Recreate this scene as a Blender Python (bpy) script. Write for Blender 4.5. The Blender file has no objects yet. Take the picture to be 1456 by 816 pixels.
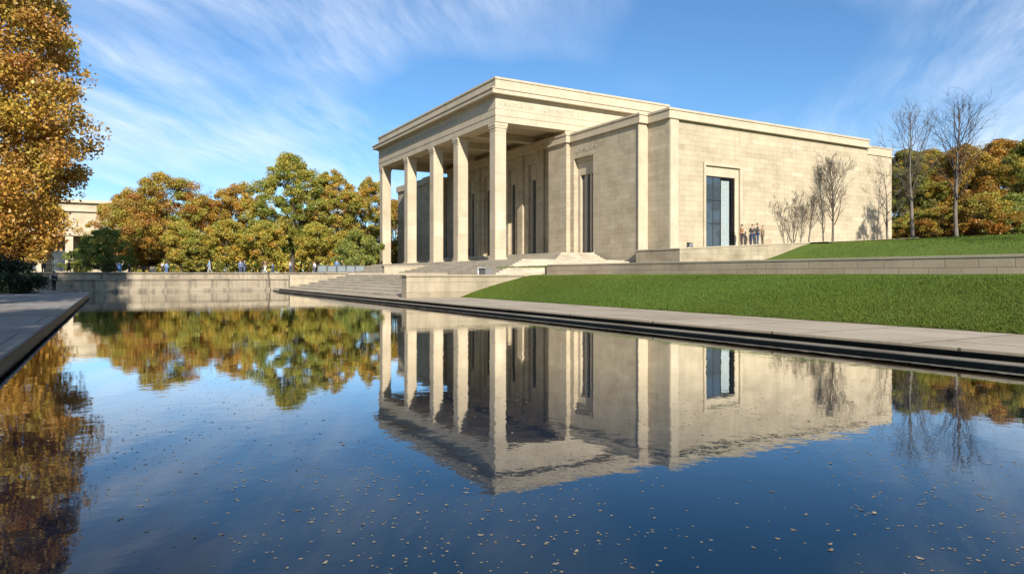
import bpy, bmesh, math, random
import numpy as np
from mathutils import Vector, Matrix

S = bpy.context.scene
COL = S.collection
RND = random.Random(7)
C30, S30 = math.cos(math.radians(30)), math.sin(math.radians(30))
EYE = 1.01
SUN_EL, SUN_AZ = math.radians(28), math.radians(15)      # azimuth: turned left of the -Y axis

# ------------------------------------------------------------------ materials
def new_mat(name):
    m = bpy.data.materials.new(name); m.use_nodes = True
    nt = m.node_tree; nt.nodes.clear()
    out = nt.nodes.new('ShaderNodeOutputMaterial')
    return m, nt, out

def N(nt, typ, **kw):
    n = nt.nodes.new(typ)
    for k, v in kw.items():
        if k in n.inputs.keys(): n.inputs[k].default_value = v
        else: setattr(n, k, v)
    return n

def ramp(nt, fac, stops):
    r = nt.nodes.new('ShaderNodeValToRGB')
    e = r.color_ramp.elements
    while len(e) < len(stops): e.new(0.5)
    for el, (p, c) in zip(e, stops):
        el.position = p; el.color = c if len(c) == 4 else (*c, 1)
    nt.links.new(fac, r.inputs[0]); return r.outputs[0]

def mixc(nt, fac, a, b, mode='MIX'):
    n = nt.nodes.new('ShaderNodeMix'); n.data_type = 'RGBA'; n.blend_type = mode
    for idx, v in ((0, fac), (6, a), (7, b)):
        if hasattr(v, 'is_output'): nt.links.new(v, n.inputs[idx])
        elif idx == 0: n.inputs[0].default_value = v
        else: n.inputs[idx].default_value = (*v, 1) if len(v) == 3 else v
    return n.outputs[2]

def noise(nt, coord, scale, detail=4, rough=.55, stretch=None):
    if stretch:
        mp = nt.nodes.new('ShaderNodeMapping'); mp.inputs['Scale'].default_value = stretch
        nt.links.new(coord, mp.inputs[0]); coord = mp.outputs[0]
    n = nt.nodes.new('ShaderNodeTexNoise'); n.inputs['Scale'].default_value = scale
    n.inputs['Detail'].default_value = detail; n.inputs['Roughness'].default_value = rough
    nt.links.new(coord, n.inputs['Vector']); return n.outputs[0]

def bump(nt, h, strength, dist, normal=None):
    b = nt.nodes.new('ShaderNodeBump'); b.inputs['Strength'].default_value = strength
    b.inputs['Distance'].default_value = dist
    nt.links.new(h, b.inputs['Height'])
    if normal: nt.links.new(normal, b.inputs['Normal'])
    return b.outputs[0]

def stone(name, c1, c2, bw=.95, bh=.42, mortar=.007, mcol=.6, streak=.0, rough=.85, blotch=.25, blocks=True, dark=(.35, .32, .28)):
    m, nt, out = new_mat(name); L = nt.links
    tc = N(nt, 'ShaderNodeTexCoord'); uv = tc.outputs['UV']; ob = tc.outputs['Object']
    p = N(nt, 'ShaderNodeBsdfPrincipled'); p.inputs['Roughness'].default_value = rough
    p.inputs['Specular IOR Level'].default_value = .25
    if blocks:
        b = N(nt, 'ShaderNodeTexBrick'); b.offset = .5; b.inputs['Scale'].default_value = 1
        b.inputs['Brick Width'].default_value = bw; b.inputs['Row Height'].default_value = bh
        b.inputs['Mortar Size'].default_value = mortar; b.inputs['Mortar Smooth'].default_value = .3
        b.inputs['Bias'].default_value = 0
        b.inputs['Color1'].default_value = (*c1, 1); b.inputs['Color2'].default_value = (*c2, 1)
        b.inputs['Mortar'].default_value = (*[x * mcol for x in c2], 1)
        # jitter so that joints are not ruler-straight
        L.new(uv, b.inputs['Vector'])
        col = b.outputs['Color']; bfac = b.outputs['Fac']
        # a second slower block tone
        b2 = N(nt, 'ShaderNodeTexBrick'); b2.offset = .5
        b2.inputs['Scale'].default_value = 1; b2.inputs['Brick Width'].default_value = bw * 1; b2.offset_frequency = 2; b2.squash = 1.6; b2.squash_frequency = 3
        b2.inputs['Row Height'].default_value = bh; b2.inputs['Mortar Size'].default_value = 0
        b2.inputs['Color1'].default_value = (.80, .775, .735, 1); b2.inputs['Color2'].default_value = (1.09, 1.09, 1.09, 1)
        L.new(uv, b2.inputs['Vector'])
        col = mixc(nt, .75, col, b2.outputs['Color'], 'MULTIPLY')
    else:
        n0 = noise(nt, ob, 1.3, 5, .6)
        col = ramp(nt, n0, [(.3, c2), (.7, c1)]); bfac = None
    nb = noise(nt, ob, .55, 6, .65)
    col = mixc(nt, ramp(nt, nb, [(.42, (0, 0, 0)), (.75, (blotch,) * 3)]), col, [a * b for a, b in zip(c2, dark)], 'MIX')
    nf = noise(nt, ob, 14, 5, .7)
    col = mixc(nt, .5, col, ramp(nt, nf, [(.25, (.78, .77, .75)), (.75, (1.12, 1.12, 1.12))]), 'MULTIPLY')
    if streak:
        ns = noise(nt, ob, 2.2, 5, .7, (1, 1, .10))
        col = mixc(nt, ramp(nt, ns, [(.48, (0, 0, 0)), (.72, (streak,) * 3)]), col, (.07, .06, .05))
    L.new(col, p.inputs['Base Color'])
    nrm = bump(nt, nf, .25, .02)
    if bfac is not None:
        inv = N(nt, 'ShaderNodeMath', operation='SUBTRACT'); inv.inputs[0].default_value = 1; L.new(bfac, inv.inputs[1])
        nrm = bump(nt, inv.outputs[0], .6, .012, nrm)
    L.new(nrm, p.inputs['Normal']); L.new(p.outputs[0], out.inputs[0])
    return m

def plain(name, col, rough=.7, metal=0, vary=.12, scale=6, spec=.3):
    m, nt, out = new_mat(name); L = nt.links
    tc = N(nt, 'ShaderNodeTexCoord')
    p = N(nt, 'ShaderNodeBsdfPrincipled'); p.inputs['Roughness'].default_value = rough; p.inputs['Metallic'].default_value = metal
    p.inputs['Specular IOR Level'].default_value = spec
    n = noise(nt, tc.outputs['Object'], scale, 4)
    c = ramp(nt, n, [(.3, [x * (1 - vary) for x in col]), (.7, [min(1, x * (1 + vary)) for x in col])])
    L.new(c, p.inputs['Base Color']); L.new(p.outputs[0], out.inputs[0]); return m

def leaf_mat(name, trans=.38, gl=.03):
    m, nt, out = new_mat(name); L = nt.links
    a = N(nt, 'ShaderNodeAttribute', attribute_name='col')
    d = N(nt, 'ShaderNodeBsdfDiffuse'); t = N(nt, 'ShaderNodeBsdfTranslucent')
    g = N(nt, 'ShaderNodeBsdfGlossy'); g.inputs['Roughness'].default_value = .45
    L.new(a.outputs['Color'], d.inputs[0]); L.new(a.outputs['Color'], t.inputs[0])
    mx = N(nt, 'ShaderNodeMixShader'); mx.inputs[0].default_value = trans
    L.new(d.outputs[0], mx.inputs[1]); L.new(t.outputs[0], mx.inputs[2])
    m2 = N(nt, 'ShaderNodeMixShader'); m2.inputs[0].default_value = gl
    L.new(mx.outputs[0], m2.inputs[1]); L.new(g.outputs[0], m2.inputs[2])
    L.new(m2.outputs[0], out.inputs[0]); return m

def grass_ground(name, c1, c2, c3):
    m, nt, out = new_mat(name); L = nt.links
    tc = N(nt, 'ShaderNodeTexCoord'); ob = tc.outputs['Object']
    p = N(nt, 'ShaderNodeBsdfPrincipled'); p.inputs['Roughness'].default_value = .95; p.inputs['Specular IOR Level'].default_value = .1
    a = noise(nt, ob, .5, 5, .6); b = noise(nt, ob, 9, 5, .75)
    col = ramp(nt, a, [(.3, c1), (.7, c2)])
    col = mixc(nt, ramp(nt, b, [(.42, (0, 0, 0)), (.68, (.8, .8, .8))]), col, c3)
    L.new(col, p.inputs['Base Color'])
    L.new(bump(nt, b, .5, .03), p.inputs['Normal']); L.new(p.outputs[0], out.inputs[0]); return m

def water_mat():
    m, nt, out = new_mat('pool_water'); L = nt.links
    tc = N(nt, 'ShaderNodeTexCoord'); ob = tc.outputs['Object']
    n1 = noise(nt, ob, 1.6, 3, .5); n2 = noise(nt, ob, 7.0, 3, .5); n3 = noise(nt, ob, .28, 2, .5)
    patch = ramp(nt, n3, [(.38, (.30, .30, .30)), (.66, (1, 1, 1))])
    def scaled(s, k):
        mu = N(nt, 'ShaderNodeMath', operation='MULTIPLY'); mu.inputs[1].default_value = k; L.new(s, mu.inputs[0]); return mu.outputs[0]
    ad = N(nt, 'ShaderNodeMath', operation='ADD'); L.new(scaled(n1, .0023), ad.inputs[0]); L.new(scaled(n2, .00085), ad.inputs[1])
    mu = N(nt, 'ShaderNodeMath', operation='MULTIPLY'); L.new(ad.outputs[0], mu.inputs[0]); L.new(patch, mu.inputs[1])
    bn = N(nt, 'ShaderNodeBump'); bn.inputs['Strength'].default_value = 1; bn.inputs['Distance'].default_value = 1
    L.new(mu.outputs[0], bn.inputs['Height'])
    d = N(nt, 'ShaderNodeBsdfDiffuse'); d.inputs[0].default_value = (.004, .019, .042, 1)
    g = N(nt, 'ShaderNodeBsdfGlossy'); g.inputs['Roughness'].default_value = .02; g.inputs[0].default_value = (.90, .90, .89, 1)
    f = N(nt, 'ShaderNodeFresnel'); f.inputs['IOR'].default_value = 1.34
    for s in (d, g, f): L.new(bn.outputs[0], s.inputs['Normal'])
    pw = N(nt, 'ShaderNodeMath', operation='POWER'); L.new(f.outputs[0], pw.inputs[0]); pw.inputs[1].default_value = 1.6
    ml = N(nt, 'ShaderNodeMath', operation='MULTIPLY'); ml.use_clamp = True; L.new(pw.outputs[0], ml.inputs[0]); ml.inputs[1].default_value = 3.5
    mx = N(nt, 'ShaderNodeMixShader'); L.new(ml.outputs[0], mx.inputs[0]); L.new(d.outputs[0], mx.inputs[1]); L.new(g.outputs[0], mx.inputs[2])
    L.new(mx.outputs[0], out.inputs[0]); return m

def glass_mat(name, tint=(.06, .08, .10), clear=.0, ior=1.9):
    m, nt, out = new_mat(name); L = nt.links
    g = N(nt, 'ShaderNodeBsdfGlossy'); g.inputs['Roughness'].default_value = .015
    d = N(nt, 'ShaderNodeBsdfDiffuse'); d.inputs[0].default_value = (*[x * .8 for x in tint], 1)
    t = N(nt, 'ShaderNodeBsdfTransparent'); t.inputs[0].default_value = (.75, .82, .85, 1)
    m1 = N(nt, 'ShaderNodeMixShader'); m1.inputs[0].default_value = clear
    L.new(d.outputs[0], m1.inputs[1]); L.new(t.outputs[0], m1.inputs[2])
    f = N(nt, 'ShaderNodeFresnel'); f.inputs['IOR'].default_value = ior
    mx = N(nt, 'ShaderNodeMixShader'); L.new(f.outputs[0], mx.inputs[0]); L.new(m1.outputs[0], mx.inputs[1]); L.new(g.outputs[0], mx.inputs[2])
    L.new(mx.outputs[0], out.inputs[0]); return m

LIME1, LIME2 = (.535, .46, .338), (.475, .398, .28)
M = dict(
    ashlar=stone('limestone_ashlar', LIME1, LIME2, 1.02, .40, .007, .62, blotch=.4, streak=.16),
    smooth=stone('limestone_dressed', (.545, .467, .345), (.485, .407, .288), blocks=False, blotch=.25, streak=.14),
    column=stone('limestone_column', (.545, .467, .345), (.495, .418, .30), 3, 1.65, .006, .55, blotch=.3, streak=.14),
    letters=plain('carved_letters', (.36, .325, .26), .9),
    rough_wall=stone('weathered_limestone', (.47, .405, .295), (.40, .335, .235), 1.3, .36, .006, .6, blotch=.6, streak=.25),
    grey_wall=stone('grey_block_wall', (.52, .425, .305), (.45, .36, .255), .78, .235, .007, .4, blotch=.5),
    pool_wall=stone('stained_pool_wall', (.42, .36, .27), (.35, .295, .215), 4, .36, .004, .6, streak=.9, blotch=.6),
    coping=stone('stone_coping', (.44, .375, .275), (.38, .32, .23), blocks=False, blotch=.3),
    steps=stone('step_stone', (.52, .455, .35), (.44, .38, .285), blocks=False, blotch=.5, streak=.15),
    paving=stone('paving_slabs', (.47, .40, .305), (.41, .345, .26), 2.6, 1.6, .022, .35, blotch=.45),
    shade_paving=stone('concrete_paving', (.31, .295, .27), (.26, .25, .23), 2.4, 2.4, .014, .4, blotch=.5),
    near_black=plain('near_black_stone', (.016, .015, .013), .5, vary=.5, scale=5),  # near-black stone for the pool floor and edge faces
    ledge=stone('submerged_ledge', (.27, .245, .20), (.19, .17, .14), blocks=False, blotch=.6),
    bark=stone('tree_bark', (.115, .095, .075), (.06, .05, .04), blocks=False),
    pale_bark=stone('pale_bark', (.20, .175, .145), (.11, .095, .08), blocks=False),
    twig=plain('bare_twigs', (.075, .058, .045), .9),
    leaf=leaf_mat('autumn_leaves'), evergreen=leaf_mat('evergreen_leaves', .15),
    grass=leaf_mat('grass_blades', .25, 0),
    lawn=grass_ground('lawn_soil', (.09, .135, .024), (.11, .16, .03), (.06, .095, .018)),
    far_grass=grass_ground('park_ground', (.06, .075, .025), (.10, .09, .035), (.15, .09, .03)),
    soil=grass_ground('bank_soil', (.05, .06, .02), (.08, .07, .03), (.12, .08, .03)),
    water=water_mat(), glass=glass_mat('window_glass'), clear_glass=glass_mat('door_glass', clear=.94, ior=1.5),
    frame=plain('bronze_frame', (.05, .045, .04), .45, .5), white=plain('white_paint', (.7, .7, .68), .5),
    rail=plain('dark_rail', (.02, .02, .022), .5), curtain=plain('curtain_cloth', (.72, .72, .70), .9),
    dark=plain('dark_room', (.03, .03, .03), .9), roof=plain('flat_roof', (.2, .19, .17), .9),
    skin=plain('skin', (.48, .30, .21), .6), metal=plain('grey_metal', (.14, .145, .15), .5, .3),
    bluegrey=plain('grey_stone_panel', (.16, .155, .15), .7), wood=plain('bench_wood', (.20, .12, .06), .7),
    pale_panel=plain('pale_panel', (.20, .23, .25), .25),
)
_cloth = {}
def cloth(col):
    k = tuple(col)
    if k not in _cloth: _cloth[k] = plain('cloth', col, .9, vary=.2, scale=9)
    return _cloth[k]

# ------------------------------------------------------------------ mesh helpers
class MB:
    def __init__(s): s.v = []; s.f = []
    def poly(s, pts, faces):
        o = len(s.v); s.v += [tuple(p) for p in pts]; s.f += [tuple(i + o for i in f) for f in faces]; return s
    def box(s, x0, y0, z0, x1, y1, z1):
        p = [(x0, y0, z0), (x1, y0, z0), (x1, y1, z0), (x0, y1, z0), (x0, y0, z1), (x1, y0, z1), (x1, y1, z1), (x0, y1, z1)]
        return s.poly(p, [(3, 2, 1, 0), (4, 5, 6, 7), (0, 1, 5, 4), (1, 2, 6, 5), (2, 3, 7, 6), (3, 0, 4, 7)])
    def prism(s, pts, z0, z1):
        """pts: list of (x,y) counter-clockwise; z0/z1 number or list"""
        n = len(pts); a = z0 if isinstance(z0, (list, tuple)) else [z0] * n; b = z1 if isinstance(z1, (list, tuple)) else [z1] * n
        P = [(x, y, a[i]) for i, (x, y) in enumerate(pts)] + [(x, y, b[i]) for i, (x, y) in enumerate(pts)]
        F = [tuple(reversed(range(n))), tuple(range(n, 2 * n))] + [(i, (i + 1) % n, n + (i + 1) % n, n + i) for i in range(n)]
        return s.poly(P, F)
    def profile_y(s, prof, y0, y1):
        """prof: closed (x,z) outline extruded along y"""
        n = len(prof)
        P = [(x, y0, z) for x, z in prof] + [(x, y1, z) for x, z in prof]
        F = [tuple(range(n)), tuple(reversed(range(n, 2 * n)))] + [(i, n + i, n + (i + 1) % n, (i + 1) % n) for i in range(n)]
        return s.poly(P, F)
    def tube(s, pts, rad, n=6, cap=True):
        pts = [Vector(p) for p in pts]; rings = []
        for i, p in enumerate(pts):
            d = (pts[min(i + 1, len(pts) - 1)] - pts[max(i - 1, 0)])
            d = d.normalized() if d.length > 1e-6 else Vector((0, 0, 1))
            a = d.orthogonal().normalized() if i == 0 else (ra - d * ra.dot(d)).normalized()
            ra = a; b = d.cross(a)
            rings.append([p + (a * math.cos(2 * math.pi * k / n) + b * math.sin(2 * math.pi * k / n)) * rad[i] for k in range(n)])
        P = [q for r in rings for q in r]; F = []
        for i in range(len(rings) - 1):
            for k in range(n):
                F.append((i * n + k, i * n + (k + 1) % n, (i + 1) * n + (k + 1) % n, (i + 1) * n + k))
        if cap: F += [tuple(reversed(range(n))), tuple((len(rings) - 1) * n + k for k in range(n))]
        return s.poly(P, F)
    def mesh(s, name, mat, origin=(0, 0, 0), smooth=False):
        me = bpy.data.meshes.new(name)
        me.from_pydata(s.v, [], s.f); 
        uvl = me.uv_layers.new(name='UVMap')
        bm = bmesh.new(); bm.from_mesh(me); bmesh.ops.recalc_face_normals(bm, faces=bm.faces)
        ul = bm.loops.layers.uv[0]
        for f in bm.faces:
            n = f.normal
            if abs(n.z) > .7:
                for l in f.loops: l[ul].uv = (l.vert.co.x, l.vert.co.y)
            else:
                t = Vector((-n.y, n.x, 0)); t = t.normalized() if t.length > 1e-6 else Vector((1, 0, 0))
                off = 13.37 if abs(n.x) > .7 else 0
                for l in f.loops: l[ul].uv = (l.vert.co.dot(t) + off, l.vert.co.z)
            f.smooth = smooth
        bmesh.ops.translate(bm, verts=bm.verts, vec=-Vector(origin))
        bm.to_mesh(me); bm.free(); me.materials.append(mat); return me

def wloc(o):
    p = Vector((0, 0, 0))
    while o is not None: p += o.location; o = o.parent
    return p

def link(name, me, parent=None, loc=(0, 0, 0)):
    o = bpy.data.objects.new(name, me); COL.objects.link(o); o.parent = parent; o.location = loc; return o

def tag(o, label=None, cat=None, group=None, kind=None):
    for k, v in (('label', label), ('category', cat), ('group', group), ('kind', kind)):
        if v: o[k] = v
    return o

def empty(name, loc, label=None, cat=None, group=None, rz=0):
    o = bpy.data.objects.new(name, None); COL.objects.link(o); o.location = loc; o.rotation_euler = (0, 0, rz)
    o.empty_display_size = .3
    return tag(o, label, cat, group)

def part(name, mb, mat, parent, bevel=0, smooth=False, label=None):
    o = link(name, mb.mesh(name, M[mat] if isinstance(mat, str) else mat, wloc(parent), smooth), parent)
    if bevel: bev(o, bevel)
    if label: o['label'] = label
    return o

def bev(o, w):
    m = o.modifiers.new('edge', 'BEVEL'); m.width = w; m.segments = 2; m.limit_method = 'ANGLE'; m.angle_limit = math.radians(50)
    m.harden_normals = False

def top(name, mb, mat, origin, label, cat, bevel=0, kind=None, group=None, smooth=False):
    o = link(name, mb.mesh(name, M[mat] if isinstance(mat, str) else mat, origin, smooth), None, origin)
    if bevel: bev(o, bevel)
    return tag(o, label, cat, group, kind)

def struct(name, mb, mat, smooth=False, bevel=0):
    o = link(name, mb.mesh(name, M[mat], (0, 0, 0), smooth)); o['kind'] = 'structure'
    if bevel: bev(o, bevel)
    return o

def at(px, d, z=0):
    xc = (px - 728) / 976 * d
    return Vector((xc * C30 + d * S30, -xc * S30 + d * C30, z))

def copy_tree(o, parent=None):
    c = o.copy(); COL.objects.link(c); c.parent = parent
    for ch in o.children: copy_tree(ch, c)
    return c

# ------------------------------------------------------------------ camera, light, sky
cam = bpy.data.cameras.new('camera'); co = bpy.data.objects.new('camera', cam); COL.objects.link(co)
co.location = (0, 0, EYE); co.rotation_euler = (math.radians(90), 0, math.radians(-30))
cam.sensor_width = 36; cam.lens = 976 / 1456 * 36; cam.shift_y = -18 / 1456
cam.clip_start = .05; cam.clip_end = 6000; S.camera = co

to_sun = Vector((-math.sin(SUN_AZ) * math.cos(SUN_EL), -math.cos(SUN_AZ) * math.cos(SUN_EL), math.sin(SUN_EL)))
sl = bpy.data.lights.new('sun', 'SUN'); sl.energy = 5.0; sl.angle = math.radians(.5); sl.color = (1, .925, .81)
so = bpy.data.objects.new('sun', sl); COL.objects.link(so); so.location = (0, -20, 60)
so.rotation_euler = to_sun.to_track_quat('Z', 'Y').to_euler()

w = bpy.data.worlds.new('World'); S.world = w; w.use_nodes = True
nt = w.node_tree; nt.nodes.clear(); L = nt.links
wo = N(nt, 'ShaderNodeOutputWorld'); bg = N(nt, 'ShaderNodeBackground'); bg.inputs['Strength'].default_value = .091
sky = N(nt, 'ShaderNodeTexSky'); sky.sky_type = 'NISHITA'; sky.sun_disc = False
sky.sun_elevation = SUN_EL; sky.sun_rotation = math.pi + SUN_AZ
sky.air_density = 1.0; sky.dust_density = .2; sky.ozone_density = 3.0; sky.altitude = 200
tc = N(nt, 'ShaderNodeTexCoord')
sep = N(nt, 'ShaderNodeSeparateXYZ'); L.new(tc.outputs['Generated'], sep.inputs[0])
mx = N(nt, 'ShaderNodeMath', operation='MAXIMUM'); L.new(sep.outputs[2], mx.inputs[0]); mx.inputs[1].default_value = 0
ad = N(nt, 'ShaderNodeMath', operation='ADD'); L.new(mx.outputs[0], ad.inputs[0]); ad.inputs[1].default_value = .20
cmb = N(nt, 'ShaderNodeCombineXYZ')
for i in (0, 1):
    dv = N(nt, 'ShaderNodeMath', operation='DIVIDE'); L.new(sep.outputs[i], dv.inputs[0]); L.new(ad.outputs[0], dv.inputs[1]); L.new(dv.outputs[0], cmb.inputs[i])
CL = (-43, (7.63, 6.87, 0), -52, (2.30, 4.46, 0), (.96, 6.32, 0))
wn = N(nt, 'ShaderNodeTexNoise'); wn.inputs['Scale'].default_value = 1.1; wn.inputs['Detail'].default_value = 3
L.new(cmb.outputs[0], wn.inputs['Vector'])
wm = mixc(nt, .22, cmb.outputs[0], wn.outputs['Color'], 'ADD')
def cloud2(rot, scale, stretch, lo, hi, offs, det=8, ro=.66):
    mp0 = N(nt, 'ShaderNodeMapping'); mp0.inputs['Rotation'].default_value = (0, 0, math.radians(rot)); L.new(wm, mp0.inputs[0])
    mp = N(nt, 'ShaderNodeMapping'); mp.inputs['Scale'].default_value = stretch; mp.inputs['Location'].default_value = offs; L.new(mp0.outputs[0], mp.inputs[0])
    n = N(nt, 'ShaderNodeTexNoise'); n.inputs['Scale'].default_value = scale; n.inputs['Detail'].default_value = det; n.inputs['Roughness'].default_value = ro
    n.inputs['Distortion'].default_value = .25; L.new(mp.outputs[0], n.inputs['Vector'])
    return ramp(nt, n.outputs[0], [(lo, (0, 0, 0)), (hi, (1, 1, 1))])
c1 = cloud2(CL[0], 1.7, (.42, 1.5, 1), .43, .76, CL[1])
c2 = cloud2(CL[2], 3.6, (.34, 1.5, 1), .40, .80, CL[3])
c3 = cloud2(10, .75, (1, 1, 1), .41, .59, CL[4], 3, .5)
sm = mixc(nt, .62, c1, c2, 'ADD')
mask = mixc(nt, 1.0, sm, c3, 'MULTIPLY')
mk = N(nt, 'ShaderNodeMath', operation='MULTIPLY'); mk.use_clamp = True; L.new(mask, mk.inputs[0]); mk.inputs[1].default_value = .86
skyt = mixc(nt, 1.0, sky.outputs[0], (.66, .92, 1.10), 'MULTIPLY')
L.new(mixc(nt, mk.outputs[0], skyt, (7.3, 8.0, 9.0)), bg.inputs[0]); L.new(bg.outputs[0], wo.inputs[0])

S.view_settings.view_transform = 'Standard'; S.view_settings.look = 'None'
S.view_settings.exposure = .62; S.view_settings.gamma = 1; S.view_settings.use_curve_mapping = False
S.cycles.use_denoising = True
S.cycles.max_bounces = 8; S.cycles.diffuse_bounces = 5; S.cycles.glossy_bounces = 3; S.cycles.transparent_max_bounces = 8
S.cycles.caustics_reflective = False; S.cycles.caustics_refractive = False

# ------------------------------------------------------------------ terrain functions
PZ = .17           # paving beside the pool
def zc(x): return 2.9 + .053 * (min(x, 120) - 36)
def sst(a, b, x):
    t = max(0, min(1, (x - a) / (b - a))); return t * t * (3 - 2 * t)
def edge_z(x):
    if x < 43: return 1.36 + (x - 18) / 25 * .64
    return 2.0 + (zc(x) - .03 - 2.0) * sst(43, 51.5, x)
def upper_z(x, y):
    g = .4 + .6 * max(-.5, min(1, y / 37))
    return 1.36 + (edge_z(x) - 1.36) * g + .05 * math.sin(x * .31) * math.sin(y * .27) * (1 if y < 34 else 0)
def lower_z(x):
    if x < 13.9: return PZ + .005 + .775 * ((max(x, 11.0) - 11.0) / 2.9) ** .9 * (1.12 - .12 * (max(x, 11.0) - 11.0) / 2.9)
    return .95 + .01 * (x - 13.9)

# ------------------------------------------------------------------ the setting
struct('ground', MB().box(-2500, -2500, -3.2, 2500, 2500, -3.0), 'far_grass')
# pool water: a channel and a cross basin
W = MB(); W.poly([(-1.1, -60, 0), (8.66, -60, 0), (8.66, 43.7, 0), (-1.1, 43.7, 0)], [(0, 1, 2, 3)])
W.poly([(-2.4, 43.7, 0), (14, 43.7, 0), (14, 45.9, 0), (-2.4, 45.9, 0)], [(0, 1, 2, 3)])
W.poly([(-2.4, 38.2, 0), (-1.1, 38.2, 0), (-1.1, 43.7, 0), (-2.4, 43.7, 0)], [(0, 1, 2, 3)])
struct('pool_water', W, 'water')
struct('pool_floor', MB().box(-3, -62, -.9, 15, 46, -.8), 'near_black')
# left bank
LB = MB(); LB.box(-9.0, -60, .12, -1.02, 38.3, PZ)
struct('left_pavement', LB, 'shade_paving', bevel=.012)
struct('left_pool_edge', MB().box(-9.0, -60, -.85, -1.09, 38.2, .118), 'near_black')
struct('bank_ground', MB().box(-160, -160, -.6, -9.0, 45.6, .14), 'soil')
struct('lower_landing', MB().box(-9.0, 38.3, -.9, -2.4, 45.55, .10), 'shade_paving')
# right bank
RB = MB(); RB.box(8.40, -60, .125, 11.0, 22.7, PZ); RB.box(8.40, 22.7, .125, 9.2, 43.5, PZ)
struct('right_pavement', RB, 'paving', bevel=.010)
struct('right_pool_edge', MB().box(8.64, -60, -.85, 10.9, 22.7, .12).box(8.64, 22.7, -.85, 9.15, 43.4, .12), 'near_black')
struct('pool_ledge', MB().box(8.26, -60, .03, 8.64, 43.45, .055), 'ledge', bevel=.008)
struct('pool_ledge_face', MB().box(8.29, -60, -.85, 8.64, 43.4, .028), 'near_black')
# lower lawn (bank)
def grid(xs, ys, zf, ok=None):
    g = MB(); idx = {}
    for i, x in enumerate(xs):
        for j, y in enumerate(ys):
            idx[i, j] = len(g.v); g.v.append((x, y, zf(x, y)))
    for i in range(len(xs) - 1):
        for j in range(len(ys) - 1):
            if ok is None or ok((xs[i] + xs[i + 1]) / 2, (ys[j] + ys[j + 1]) / 2):
                g.f.append((idx[i, j], idx[i + 1, j], idx[i + 1, j + 1], idx[i, j + 1]))
    return g
struct('lower_lawn', grid(list(np.linspace(11.0, 14.4, 15)) + list(np.linspace(14.8, 18.05, 10)), list(np.linspace(-60, 22.85, 70)), lambda x, y: lower_z(x)), 'lawn', smooth=True)
struct('lawn_edge', MB().box(10.97, -60, .1, 11.0, 22.8, .18), 'soil')
def lawn_ok(x, y):
    if x < 24.2: return y < 27.7 + (x - 18) * 1.6
    return y < 37.4
struct('upper_lawn', grid(list(np.arange(18.2, 160, 1.0)), list(np.arange(-60, 37.7, .8)), upper_z, lawn_ok), 'lawn', smooth=True)
struct('upper_path', grid(list(np.arange(50.5, 160, 1.5)), [35.6, 37.5], lambda x, y: max(upper_z(x, y), zc(x) - .02) + .03), 'paving', smooth=True)
struct('east_ground', grid(list(np.linspace(66, 420, 40)), list(np.linspace(37.4, 420, 30)), lambda x, y: zc(x) - .03), 'far_grass', smooth=True)
# plaza and terraces
struct('plaza', MB().prism([(13.0, 23.2), (18.4, 23.2), (18.4, 27.9), (24.2, 37.6), (36, 37.6), (36, 46), (13.0, 46)], .4, .985), 'paving')
struct('terrace_ground', MB().box(-420, 46.55, .3, 30, 420, 1.10), 'far_grass')
struct('terrace_walk', MB().box(-60, 46.2, .3, 30, 58, 1.104), 'paving')
struct('north_ground', MB().box(30, 84, .3, 66, 420, 1.095), 'far_grass')
struct('block_terrace', MB().prism([(36.3, 37.9), (67.5, 37.9), (67.5, 39.95), (36.3, 39.95)], 1.5, [zc(36.3), zc(67.5), zc(67.5), zc(36.3)]), 'paving')
# ------------------------------------------------------------------ walls and stairs
fw = MB()
def fwall(x0, x1, yf):
    fw.box(x0, yf, -.9, x1, 46.6, .66); fw.box(x0, yf - .07, .66, x1, 46.6, .735)
    fw.box(x0, yf + .30, .735, x1, 46.6, 1.05); fw.box(x0, yf + .22, 1.05, x1, 46.6, 1.125)
    fw.box(x0, yf - .22, -.9, x1, yf - .002, .17)
fwall(-40, 8.5, 45.75); fwall(8.5, 13.6, 45.35)
top('pool_end_wall', fw, 'pool_wall', (0, 45.75, 0), 'long low water-stained stone wall with two ledges across the far end of the pool', 'wall', .012)

# lower flight
st = MB(); n1 = 7; r1 = (.985 - PZ) / n1; t1 = .57
for k in range(n1):
    st.box(9.2 + k * t1, 23.32, PZ + k * r1 - (.3 if k == 0 else 0), 13.25, 43.0, PZ + (k + 1) * r1)
top('pool_staircase', st, 'steps', (11, 33, PZ), 'wide low flight of stone steps rising from the pool pavement beside the pale cheek wall', 'staircase', .012)
cw = MB(); cw.box(8.88, 22.82, .08, 18.2, 23.30, .93); cw.box(8.84, 22.77, .93, 18.2, 23.35, 1.0)
top('cheek_wall', cw, 'rough_wall', (9, 23, PZ), 'pale weathered limestone wall closing the end of the pool steps, half buried by the lawn slope', 'wall', .015)
nc = MB(); nc.box(9.2, 43.02, -.9, 13.4, 43.4, .98)
top('stair_end_wall', nc, 'rough_wall', (11, 43.2, 0), 'low stone wall at the far end of the pool steps beside the water', 'wall', .015)

up = MB(); n2 = 9; r2 = (2.15 - .985) / n2; t2 = .6
for k in range(n2):
    e = (n2 - 1 - k) * t2
    z0 = .985 + k * r2
    up.box(26 - e, 43.6 - e, z0 - (.3 if k == 0 else 0), 35.7, 84, z0 + r2)
for k in range(5):
    e = (4 - k) * .38; z0 = 2.15 + k * .14
    up.box(32.2 - e, 47.6 - e, z0, 35.7, 82.4, z0 + .14)
    if k == 4: up.box(35.7, 54.9, z0, 38.1, 82.4, z0 + .14)
top('portico_steps', up, 'steps', (28, 46, 1), 'broad stone steps and platform under the tall columned portico, turning the corner', 'staircase', .012)

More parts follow.
